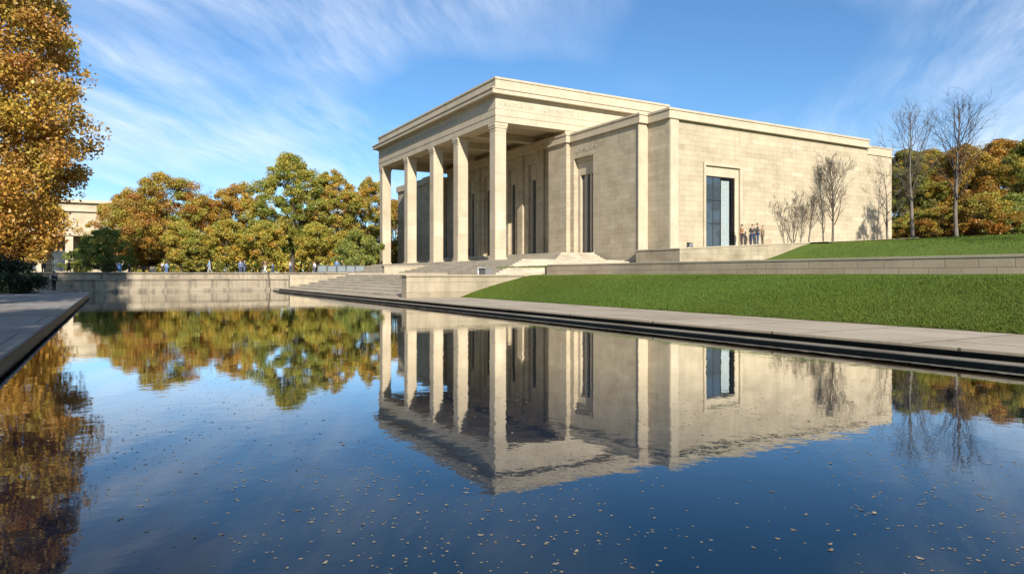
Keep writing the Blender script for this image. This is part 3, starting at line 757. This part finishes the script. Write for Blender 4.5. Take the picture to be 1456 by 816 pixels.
# hedge on the left bank
rng = np.random.default_rng(8)
def hedge(name, x0, y0, z0, x1, y1, z1, n, per, size, label, rz=0, pal=DARK):
    cx, cy = (x0 + x1) / 2, (y0 + y1) / 2
    c = np.stack([rng.uniform(x0 - cx, x1 - cx, n), rng.uniform(y0 - cy, y1 - cy, n), rng.uniform(0, z1 - z0, n) ** 1.0], 1)
    o = empty(name, (cx, cy, z0), label, 'hedge')
    P = np.array(pal); link('foliage', leaves_mesh('foliage', c, rng.uniform(.25, .42, n), per, size, P[rng.integers(0, len(P), n)], rng, 'evergreen'), o)
    for k in range(6):
        x = rng.uniform(x0, x1); y = rng.uniform(y0 + .3, y1 - .3); t = MB()
        t.tube([(x, y, z0 - .1), (x + .1, y, z0 + .6 * (z1 - z0)), (x - .05, y + .1, z1 - .2)], [.05, .035, .01], 5); part('stem', t, 'bark', o)
    return o
hedge('clipped_hedge', -9.5, 37.6, .25, -3.55, 40.6, 1.75, 380, 110, .11, 'large dark clipped hedge at the end of the left pavement')
hedge('low_shrub', -4.3, 36.6, .25, -2.95, 38.0, .82, 60, 110, .09, 'low dark shrub at the foot of the clipped hedge')

# bare trees
def bare_data(seed, H, r0, width=.24, nside=30, zb=.22, ang=(26, 44), stems=1, lean=.0, sub=8):
    """leafless tree: a leader with ascending side branches, each forking twice into fine twigs"""
    rd = random.Random(seed); tr = MB(); cr = MB()
    def limb(g, p, d, ln, r, n, sides, rise, wig):
        pts = [p.copy()]; rr = [r]; q = p.copy(); d = d.copy()
        for i in range(n):
            d = (d + Vector((rd.gauss(0, wig), rd.gauss(0, wig), rd.gauss(0, wig * .6) + rise / n))).normalized()
            q = q + d * ln / n; pts.append(q.copy()); rr.append(max(.004, r * (1 - .86 * (i + 1) / n)))
        g.tube(pts, rr, sides, False); return pts, rr
    def along(pts, f):
        x = f * (len(pts) - 1); i = min(len(pts) - 2, int(x)); return pts[i].lerp(pts[i + 1], x - i), (pts[i + 1] - pts[i]).normalized()
    def off(d, a, az):
        o = d.orthogonal().normalized(); o = Matrix.Rotation(az, 3, d) @ o
        return (d * math.cos(a) + o * math.sin(a)).normalized()
    for s in range(stems):
        if stems == 1: d0 = Vector((lean, 0, 1))
        else:
            a = 2 * math.pi * s / stems; d0 = Vector((math.cos(a) * .33, math.sin(a) * .33, 1))
        hh = H * (1 if stems == 1 else rd.uniform(.75, 1))
        lead, lr = limb(tr, Vector((0, 0, -.2)), d0.normalized(), hh, r0, 9, 8, .05, .035 if stems == 1 else .06)
        az = rd.uniform(0, 6)
        for k in range(nside):
            f = zb + (.97 - zb) * ((k + rd.random()) / nside) ** .9; az += 2.4 + rd.uniform(-.5, .5)
            p, d = along(lead, f); lr_ = r0 * (1 - .86 * f)
            env = math.sin(math.pi * min(1, (f - zb) / (1 - zb) * .72 + .30)) ** .8
            ln = hh * width * (env * 1.5 + .18) * rd.uniform(.75, 1.2); an = math.radians(rd.uniform(*ang))
            b, br = limb(cr, p, off(d, an, az), ln, max(.012, lr_ * rd.uniform(.32, .5)), 5, 5, .35, .10)
            for m in range(sub):
                g_ = rd.uniform(.18, .98); p2, d2 = along(b, g_)
                b2, _ = limb(cr, p2, off(d2, math.radians(rd.uniform(22, 48)), rd.uniform(0, 6.3)), ln * (1.05 - g_ * .6) * rd.uniform(.3, .6), max(.015, br[0] * (1 - g_ * .8) * .6), 4, 3, .25, .12)
                for t in range(3):
                    p3, d3 = along(b2, rd.uniform(.25, 1)); limb(cr, p3, off(d3, math.radians(rd.uniform(18, 45)), rd.uniform(0, 6.3)), ln * rd.uniform(.12, .28), .013, 3, 3, .15, .12)
    return tr.mesh('trunk', M['pale_bark'], smooth=True), cr.mesh('crown', M['twig'])
def fit(data, H):
    z = max(v.co.z for v in data[1].vertices); return H / z
b1 = bare_data(3, 14, .22, .25, 32, .26, sub=6)
b2 = bare_data(14, 15, .24, .27, 34, .26, sub=6)
b3 = bare_data(5, 8, .14, .27, 40, .20, sub=7, ang=(18, 34))
b4 = bare_data(6, 5, .032, .22, 7, .15, stems=6, sub=4, ang=(18, 36))
b5 = bare_data(9, 8, .11, .34, 16, .18, ang=(40, 62), lean=-.12, sub=7)
def bt(b, px, d, H, label, rz=0, wide=1, z=None, group='bare trees by the museum', name='bare_tree'):
    p = at(px, d); k = fit(b, H); return place_tree(b, (p.x, p.y, zc(p.x) if z is None else z), label, 'tree', name, k * wide, rz, group, k)
bt(b1, 1298, 68.5, 14.4, 'tall leafless tree just right of the museum corner, left of the two tall bare ones', .4, 1.05)
bt(b2, 1360, 70, 15.4, 'tallest leafless tree with pale trunk at the right, before the orange trees', 1.0, 1.05)
bt(b3, 1184, 61.4, 8.6, 'leafless upright tree with black trunk close to the museum side wall', .3, .95)
bt(b3, 1150, 59.8, 4.9, 'small leafless tree left of the upright one at the side wall', 2.2, 1.0)
bt(b4, 1128, 59.0, 4.6, 'leafless many-stemmed shrub, leftmost of the bare plants at the side wall', .9, 1.1, name='bare_shrub')
bt(b5, 1262, 65.6, 8.4, 'leafless tree with arching branches before the lower right end of the museum', 4.2, 1.2)
p = at(300, 112); k = fit(b1, 14.5); place_tree(b1, (p.x, p.y, 1.1), 'grey leafless tree showing above the far row left of the orange-brown tree', 'tree', 'bare_tree', k, 2, None, k)

# ------------------------------------------------------------------ grass blades and floating leaves
rng = np.random.default_rng(17)
def blades(name, n, xs, ys, zf, h, wd, label):
    x = rng.uniform(*xs, n); y = ys[0] + (ys[1] - ys[0]) * rng.uniform(0, 1, n) ** 1.35
    if xs[0] < 12: x = np.where(x < 11.25, np.maximum(x, 10.98 - .035 * (np.sin(y * 4.1) + np.sin(y * 9.7 + 1) + .6 * np.sin(y * 23))) + rng.uniform(0, .05, n), x)
    z = zf(x, y); a = rng.uniform(0, 2 * np.pi, n); hh = h * rng.uniform(.5, 1.4, n); ww = wd * rng.uniform(.6, 1.4, n)
    pat = .75 + .5 * (np.sin(x * 3.1 + np.sin(y * 1.7) * 2) * np.sin(y * 2.3 + np.sin(x * 1.3)) * .5 + .5)
    c = np.stack([x, y, z], 1); u = np.stack([np.cos(a) * ww, np.sin(a) * ww, 0 * a], 1)
    tip = c + np.stack([rng.normal(0, .45, n) * hh, rng.normal(0, .45, n) * hh, hh * pat], 1)
    Pn = np.stack([c - u, c + u, tip], 1).reshape(-1, 3)
    me = bpy.data.meshes.new(name); me.vertices.add(3 * n); me.vertices.foreach_set('co', Pn.astype(np.float32).ravel())
    me.loops.add(3 * n); me.loops.foreach_set('vertex_index', np.arange(3 * n, dtype=np.int32))
    me.polygons.add(n); me.polygons.foreach_set('loop_start', np.arange(0, 3 * n, 3, dtype=np.int32)); me.update(calc_edges=True)
    at_ = me.attributes.new('col', 'FLOAT_COLOR', 'POINT'); ca = np.ones((3 * n, 4), np.float32)
    base = np.array(LAWNC)[rng.integers(0, 2, n)] * rng.uniform(.6, 1.35, (n, 1)); dry = rng.uniform(0, 1, n) < .012; base *= (1 + .16 * np.sin(x * .9 + np.sin(y * .5) * 1.5) * np.sin(y * .42))[:, None]; base[:, 0] *= 1 + .10 * np.sin(x * .55 + y * .31)
    base[dry] = (.22, .17, .05); ca[:, :3] = np.repeat(base, 3, 0); at_.data.foreach_set('color', ca.ravel())
    me.materials.append(M['grass']); return tag(link(name, me), label, 'grass', None, 'stuff')
lzv = np.vectorize(lower_z)
blades('lower_grass', 480000, (10.86, 17.95), (2.0, 22.75), lambda x, y: lzv(np.maximum(x, 11.0)) - .005, .030, .008, 'short mown green grass on the bank beside the pool')
uzv = np.vectorize(upper_z)
blades('upper_grass', 170000, (18.6, 84), (0, 35.4), lambda x, y: uzv(x, y) - .01, .08, .022, 'short mown green grass on the upper lawn by the museum')

def leaf_poly(seed):
    rd = random.Random(seed); n = 14; pts = []
    for i in range(n):
        a = 2 * math.pi * i / n; r = (1.0 if i % 2 == 0 else .62) * rd.uniform(.8, 1.15)
        pts.append((math.cos(a) * r * .019, math.sin(a) * r * .012, .0012 + .0010 * math.cos(2 * a)))
    g = MB(); g.v = [(0, 0, .001)] + pts; g.f = [(0, 1 + i, 1 + (i + 1) % n) for i in range(n)]
    return g
lm = [leaf_poly(s).mesh('fallen_leaf', plain('dry_leaf', c, .8, vary=.3, scale=60)) for s, c in ((1, (.25, .20, .13)), (2, (.20, .15, .09)), (3, (.31, .26, .18)), (4, (.12, .10, .08)), (5, (.19, .18, .15)))]
rd = random.Random(99); cnt = 0; extra = MB(); inv = []
while cnt < 300:
    d_ = 2.15 + 3.6 * rd.random() ** 1.25; px = rd.uniform(120, 1460); p = at(px, d_)
    if not (-.75 < p.x < 6.9) or rd.random() > min(1, .25 + (px / 1456)): continue
    o = link('fallen_leaf', rd.choice(lm), None, (p.x, p.y, .001)); s = .28 + .85 * rd.random() ** 3; o.scale = (s, s * rd.uniform(.5, 1), s); o.rotation_euler = (0, 0, rd.uniform(0, 6.3))
    tag(o, 'tiny dry tan leaf floating on the dark pool water near the viewer', 'leaf', 'fallen leaves floating on the pool'); cnt += 1
for k in range(3200):
    d_ = rd.uniform(2.2, 7); p = at(rd.uniform(150, 1456), d_)
    if -.7 < p.x < 6.9 and math.sin(p.x * 2.1 + math.sin(p.y * 1.7) * 1.3) + rd.uniform(-.9, .9) > -.1:
        s = rd.uniform(.22, .62); a = rd.uniform(0, 6.3); g = leaf_poly(rd.randint(0, 9))
        extra.poly([(p.x + (x * math.cos(a) - y * math.sin(a)) * s, p.y + (x * math.sin(a) + y * math.cos(a)) * s, .001 + z * s) for x, y, z in g.v], g.f)
tag(link('leaf_scatter', extra.mesh('leaf_scatter', lm[0].materials[0])), 'sprinkle of tiny leaf fragments farther out on the pool', 'leaves', None, 'stuff')

# ------------------------------------------------------------------ people
def skinned(name, verts, edges, radii, roots, sub=1):
    me = bpy.data.meshes.new(name); bm = bmesh.new(); ly = bm.verts.layers.skin.verify(); vs = [bm.verts.new(v) for v in verts]
    for a, b in edges: bm.edges.new((vs[a], vs[b]))
    for i, v in enumerate(vs): v[ly].radius = (radii[i], radii[i]); v[ly].use_root = i in roots
    bm.to_mesh(me); bm.free()
    o = bpy.data.objects.new(name, me); COL.objects.link(o)
    m = o.modifiers.new('s', 'SKIN'); m.use_smooth_shade = True
    s = o.modifiers.new('d', 'SUBSURF'); s.levels = s.render_levels = sub
    out = bpy.data.meshes.new_from_object(o.evaluated_get(bpy.context.evaluated_depsgraph_get()))
    bpy.data.objects.remove(o); out.name = name
    for p in out.polygons: p.use_smooth = True
    return out

def join_meshes(name, parts):
    bm = bmesh.new()
    for me in parts: bm.from_mesh(me)
    out = bpy.data.meshes.new(name); bm.to_mesh(out); bm.free(); return out

def ball(c, r, sc=(1, 1, 1), cut=None, seg=14):
    bm = bmesh.new(); bmesh.ops.create_uvsphere(bm, u_segments=seg, v_segments=seg - 4, radius=r)
    for v in bm.verts: v.co = Vector((v.co.x * sc[0], v.co.y * sc[1], v.co.z * sc[2]))
    if cut: bmesh.ops.delete(bm, geom=[v for v in bm.verts if cut(v.co)], context='VERTS')
    for v in bm.verts: v.co += Vector(c)
    for f in bm.faces: f.smooth = True
    me = bpy.data.meshes.new('b'); bm.to_mesh(me); bm.free(); return me

_pose = {}
def pose_meshes(pose):
    if pose in _pose: return _pose[pose]
    sit = pose == 'sit'; dz = -.46 if sit else 0
    hip = .95 + dz; J = {}
    J['pelvis'] = (0, 0, hip); J['spine'] = (0, -.01, hip + .20); J['chest'] = (0, -.01, hip + .39); J['neck'] = (0, 0, hip + .54)
    J['jaw'] = (0, .025, hip + .61); J['head'] = (0, .015, hip + .70); J['crown'] = (0, .0, hip + .77)
    for s, n in ((-1, 'l'), (1, 'r')):
        J['sh' + n] = (.185 * s, -.01, hip + .47)
        if pose == 'walk': el, wr = (.23 * s, -.06 * s * 1.6, hip + .18), (.23 * s, .10 - .16 * s, hip - .06)
        elif pose == 'talk': el, wr = (.25 * s, -.03, hip + .18), (.15 * s, .20, hip + .22)
        elif sit: el, wr = (.25 * s, .03, hip + .18), (.15 * s, .25, hip + .10)
        else: el, wr = (.235 * s, -.03, hip + .17), (.24 * s, .04, hip - .08)
        J['el' + n] = el; J['wr' + n] = wr
        fw_ = Vector(wr) - Vector(el); fw_.normalize(); J['pa' + n] = tuple(Vector(wr) + fw_ * .07)
        J['hp' + n] = (.09 * s, 0, hip - .04)
        if sit: J['kn' + n] = (.12 * s, .42, hip - .0); J['an' + n] = (.12 * s, .40, .09); J['to' + n] = (.13 * s, .55, .045)
        elif pose == 'walk': J['kn' + n] = (.095 * s, .10 * s + .03, .50); J['an' + n] = (.095 * s, .26 * s - .05, .10); J['to' + n] = (.10 * s, .26 * s + .09, .05)
        else: J['kn' + n] = (.10 * s, .015, .49); J['an' + n] = (.105 * s, -.02, .09); J['to' + n] = (.125 * s, .13, .045)
    R = dict(pelvis=.125, spine=.115, chest=.135, neck=.052, jaw=.066, head=.092, crown=.06, sh=.06, el=.042, wr=.028, pa=.034, hp=.095, kn=.06, an=.04, to=.036)
    E = [('pelvis', 'spine'), ('spine', 'chest'), ('chest', 'neck'), ('neck', 'jaw'), ('jaw', 'head'), ('head', 'crown')]
    for n in 'lr': E += [('chest', 'sh' + n), ('sh' + n, 'el' + n), ('el' + n, 'wr' + n), ('wr' + n, 'pa' + n), ('pelvis', 'hp' + n), ('hp' + n, 'kn' + n), ('kn' + n, 'an' + n), ('an' + n, 'to' + n)]
    def build(name, edges, add, root, sub=1):
        ks = []
        for a, b in edges:
            for q in (a, b):
                if q not in ks: ks.append(q)
        def rr(q): return R[q] if q in R else R[q[:2]]
        return skinned(name, [J[q] for q in ks], [(ks.index(a), ks.index(b)) for a, b in edges], [rr(q) + add for q in ks], {ks.index(root)}, sub)
    bits = [build('body', E, 0, 'pelvis')]
    for s, n in ((-1, 'l'), (1, 'r')):
        wv, pv = Vector(J['wr' + n]), Vector(J['pa' + n]); f = (pv - wv).normalized(); sd = Vector((0, 1, 0)) if abs(f.y) < .6 else Vector((1, 0, 0)); sd = (sd - f * sd.dot(f)).normalized(); cl = f.cross(sd).normalized() * -s
        for i, ln in enumerate((.062, .075, .080, .070)):
            b0 = pv + sd * (i - 1.5) * .017; m1 = b0 + f * ln * .6 + cl * .006; m2 = b0 + f * ln + cl * .024
            bits.append(skinned('finger', [b0, m1, m2], [(0, 1), (1, 2)], [.0095, .0085, .007], {0}, 1))
        t0 = wv + f * .03 + sd * .022; bits.append(skinned('thumb', [t0, t0 + f * .035 + sd * .028, t0 + f * .065 + sd * .032 + cl * .012], [(0, 1), (1, 2)], [.012, .010, .008], {0}, 1))
    hc = Vector(J['head'])
    bits.append(ball(hc + Vector((0, .098, -.015)), .016, (.8, 1.1, 1.4)))           # nose
    for s in (-1, 1):
        bits.append(ball(hc + Vector((.092 * s, -.005, -.01)), .026, (.4, .8, 1.2)))    # ears
        bits.append(ball(hc + Vector((.034 * s, .082, .012)), .012))                    # eyes
    bits.append(ball(hc + Vector((0, .084, -.055)), .022, (1.1, .4, .35)))            # mouth
    body = join_meshes('body', bits)
    tops = [('pelvis', 'spine'), ('spine', 'chest')] + [e for n in 'lr' for e in (('chest', 'sh' + n), ('sh' + n, 'el' + n), ('el' + n, 'wr' + n))]
    jacket = build('jacket', tops, .020, 'chest')
    legs = [e for n in 'lr' for e in (('pelvis', 'hp' + n), ('hp' + n, 'kn' + n), ('kn' + n, 'an' + n))]
    trousers = build('trousers', legs, .014, 'pelvis')
    shoes = join_meshes('shoes', [build('shoes', [('an' + n, 'to' + n)], .012, 'an' + n) for n in 'lr'])
    hair = ball(hc + Vector((0, -.012, .018)), .108, (.95, 1.08, 1.08), cut=lambda c: (c.y > .02 and c.z < .045) or c.z < -.06)
    _pose[pose] = dict(body=body, jacket=jacket, trousers=trousers, shoes=shoes, hair=hair); return _pose[pose]

def person(loc, label, rz, pose='stand', jacket=(.03, .03, .035), trousers=(.03, .035, .05), hair=(.03, .02, .015), h=1.75, group=None):
    o = empty('person', loc, label, 'person', group, rz); o.scale = (h / 1.75,) * 3
    pm = pose_meshes(pose); cols = dict(body=M['skin'], jacket=cloth(jacket), trousers=cloth(trousers), shoes=cloth((.03, .025, .02)), hair=cloth(hair))
    b = None
    for k in ('body', 'jacket', 'trousers', 'shoes', 'hair'):
        me = pm[k]
        if not me.materials: me.materials.append(None)
        q = link(k, me, o); q.material_slots[0].link = 'OBJECT'; q.material_slots[0].material = cols[k]
    return o
GP = 'visitors at the museum side terrace'
def door_person(px, label, rz, **kw):
    y = kw.pop('y', 39.0); t = (px - 728) / 976; x = y * (S30 + C30 * t) / (C30 - S30 * t)
    return person((x, y, zc(x) + .0), label, rz, group=GP, **kw)
JEANS = (.035, .055, .11); BLUE = (.06, .20, .50)
door_person(1054.5, 'person in an orange-brown jacket and dark trousers beside the tall glass door', .4, pose='stand', jacket=(.24, .11, .045), trousers=(.04, .035, .035), h=1.72)
door_person(1070, 'person in a dark jacket and blue jeans, left of the close trio on the terrace', 2.2, pose='talk', jacket=(.05, .05, .055), trousers=JEANS, h=1.70)
door_person(1077.5, 'tallest person in a dark jacket and jeans, middle of the close trio on the terrace', -2.4, pose='talk', jacket=(.07, .065, .06), trousers=(.04, .07, .14), h=1.80)
door_person(1084.5, 'person in a beige coat, right of the close trio on the terrace', 1.4, pose='stand', jacket=(.38, .30, .20), trousers=(.30, .25, .19), h=1.58, hair=(.12, .07, .03))
person((33.2, 67.0, 2.85), 'dark-clad person sitting on the portico steps between the columns', math.pi / 2, pose='sit', jacket=(.02, .02, .025), trousers=(.03, .04, .06), h=1.7)
GF = 'people strolling on the far terrace'
def fp(px, d, label, rz, **kw): p = at(px, d); return person((p.x, p.y, 1.10), label, rz, group=GF, **kw)
fp(62, 75.5, 'dark-dressed person left of the pair by the hedge on the far terrace', .3, jacket=(.02, .02, .02), trousers=(.02, .02, .025), h=1.38)
fp(98, 75.0, 'black-dressed person on the far terrace before the porch of the far building', 2, pose='walk', jacket=(.018, .018, .02), trousers=(.02, .02, .025), h=1.42)
fp(170, 74.0, 'person all in bright blue standing at the far terrace edge', 3.0, jacket=BLUE, trousers=(.09, .25, .55), h=1.28)
fp(184, 75.0, 'small person in grey-black near the one in bright blue', 1, jacket=(.05, .05, .055), trousers=(.03, .03, .035), h=1.03)
fp(231, 75.0, 'person with pale top and dark trousers near the golden flower border', 2.6, pose='talk', jacket=(.55, .52, .48), trousers=(.04, .04, .06), h=1.27)
fp(237, 74.5, 'person in light-blue clothes beside the one with the pale top', .5, jacket=(.20, .35, .60), trousers=(.10, .18, .38), h=1.23)
fp(298, 60.0, 'person in light blue walking in front of the cone-shaped shrub', 1.4, pose='walk', jacket=(.22, .40, .66), trousers=(.35, .36, .40), h=1.20)
fp(342, 73.0, 'person in a denim-blue jacket, left of a pair under the golden tree', 2.8, jacket=(.12, .20, .36), trousers=(.07, .11, .20), h=1.41)
fp(347.5, 73.5, 'person in navy blue, right of a pair under the golden tree', -2, pose='talk', jacket=(.05, .08, .17), trousers=(.08, .13, .25), h=1.40)
fp(377, 71.5, 'person in a brown top and white trousers near the panel railing', 1, pose='walk', jacket=(.25, .14, .09), trousers=(.60, .60, .60), h=1.39)
fp(388, 72.0, 'person in dark blue stooped beside the panel railing', 2.2, pose='talk', jacket=(.04, .10, .22), trousers=(.05, .08, .14), h=1.10)
fp(413, 75.0, 'person in a grey top behind the left end of the panel railing', .7, jacket=(.35, .36, .40), trousers=(.06, .08, .12), h=1.42)
fp(447, 76.0, 'person in white behind the middle of the panel railing', 2, jacket=(.6, .6, .6), trousers=(.10, .12, .2), h=1.33)
fp(479, 73.0, 'person in a blue jacket at the right end of the panel railing', 3, jacket=(.10, .20, .42), trousers=(.04, .05, .08), h=1.45)
fp(486, 73.5, 'person in dark clothes at the right end of the panel railing', -2, pose='talk', jacket=(.03, .03, .04), trousers=(.04, .05, .08), h=1.40)
person((at(77, 37.5).x, at(77, 37.5).y, .10), 'small child in dark clothes on the landing next to the clipped hedge', .8, jacket=(.03, .045, .06), trousers=(.015, .015, .02), h=1.06)

# ------------------------------------------------------------------ small furniture
def railing(name, x0, x1, y, z, h, step, mat, label, panel=None):
    o = empty(name, ((x0 + x1) / 2, y, z), label, 'railing')
    r = MB(); r.box(x0, y - .025, z + h - .05, x1, y + .025, z + h); r.box(x0, y - .02, z + .12, x1, y + .02, z + .16)
    part('rail', r, mat, o)
    n = max(2, int(round((x1 - x0) / step)))
    bl = MB()
    for i in range(n + 1):
        x = x0 + (x1 - x0) * i / n
        q = MB(); q.box(x - .03, y - .03, z, x + .03, y + .03, z + h + .03); part('post', q, mat, o)
        if i < n and not panel:
            for k in range(1, 10): xx = x + (x1 - x0) / n * k / 10; bl.box(xx - .008, y - .008, z + .16, xx + .008, y + .008, z + h - .05)
        if i < n and panel:
            q = MB(); q.box(x + .08, y - .012, z + .18, x + (x1 - x0) / n - .08, y + .012, z + h - .08); part('panel', q, panel, o)
    if bl.v: part('balusters', bl, mat, o)
    return o
railing('terrace_railing', -7, 17.5, 91, 1.1, .95, 1.8, 'rail', 'thin dark railing along the far terrace behind the walkers')
railing('panel_railing', 18.2, 23.2, 72, 1.1, .85, 1.0, 'metal', 'grey railing with light panels on the far terrace left of the portico', 'pale_panel')
sb = MB(); sb.box(20.5, 58, 1.1, 27.0, 58.6, 1.72); sb.box(20.4, 57.93, 1.72, 27.1, 58.67, 1.80)
top('low_stone_wall', sb, 'coping', (23.5, 58.3, 1.1), 'short pale stone wall on the terrace beside the end column of the portico', 'wall', .015)
bn = empty('park_bench', tuple(at(203, 86)[:2]) + (1.1,), 'brown slatted bench on the far terrace under the broad olive-gold tree', 'bench')
bx, by = bn.location.x, bn.location.y
g = MB(); [g.box(bx - .8, by - .25 + k * .13, 1.52, bx + .8, by - .14 + k * .13, 1.56) for k in range(4)]; part('seat', g, 'wood', bn)
g = MB(); [g.box(bx - .8, by + .28, 1.64 + k * .13, bx + .8, by + .31, 1.74 + k * .13) for k in range(3)]; part('backrest', g, 'wood', bn)
for sx in (-.7, .7):
    for sy, hh in ((-.2, 1.52), (.24, 2.0)):
        g = MB(); g.box(bx + sx - .03, by + sy - .03, 1.1, bx + sx + .03, by + sy + .03, hh); part('leg', g, 'rail', bn)
qx, qy = 16.0, 30.5
sbn = empty('block_seat', (qx, qy, .985), 'low grey block seat with a white end slab on the landing above the pool steps', 'seat')
for ya, yb in ((-.50, -.17), (-.14, .19)):
    g = MB(); g.box(qx - .2, qy + ya, .985, qx + .2, qy + yb, 1.28); g.box(qx - .23, qy + ya - .01, 1.28, qx + .23, qy + yb + .01, 1.33); part('seat', g, 'bluegrey', sbn, .01)
g = MB(); g.box(qx - .22, qy + .23, .985, qx + .22, qy + .36, 1.35); part('end_slab', g, 'white', sbn, .01)
fx = 37.75; fz = zc(fx); fl = empty('floodlight', (fx, 38.35, fz), 'small dark floodlight box on the terrace left of the tall glass door', 'floodlight')
g = MB(); g.prism([(fx - .22, 38.25), (fx + .22, 38.25), (fx + .22, 38.5), (fx - .22, 38.5)], fz + .10, [fz + .36, fz + .36, fz + .44, fz + .44]); part('housing', g, 'rail', fl, .01)
g = MB(); g.box(fx - .19, 38.23, fz + .13, fx + .19, 38.247, fz + .33); part('lens', g, 'pale_panel', fl)
g = MB(); g.box(fx - .26, 38.32, fz, fx - .225, 38.42, fz + .3); g.box(fx + .225, 38.32, fz, fx + .26, 38.42, fz + .3); g.box(fx - .225, 38.32, fz, fx + .225, 38.42, fz + .03); part('bracket', g, 'metal', fl)
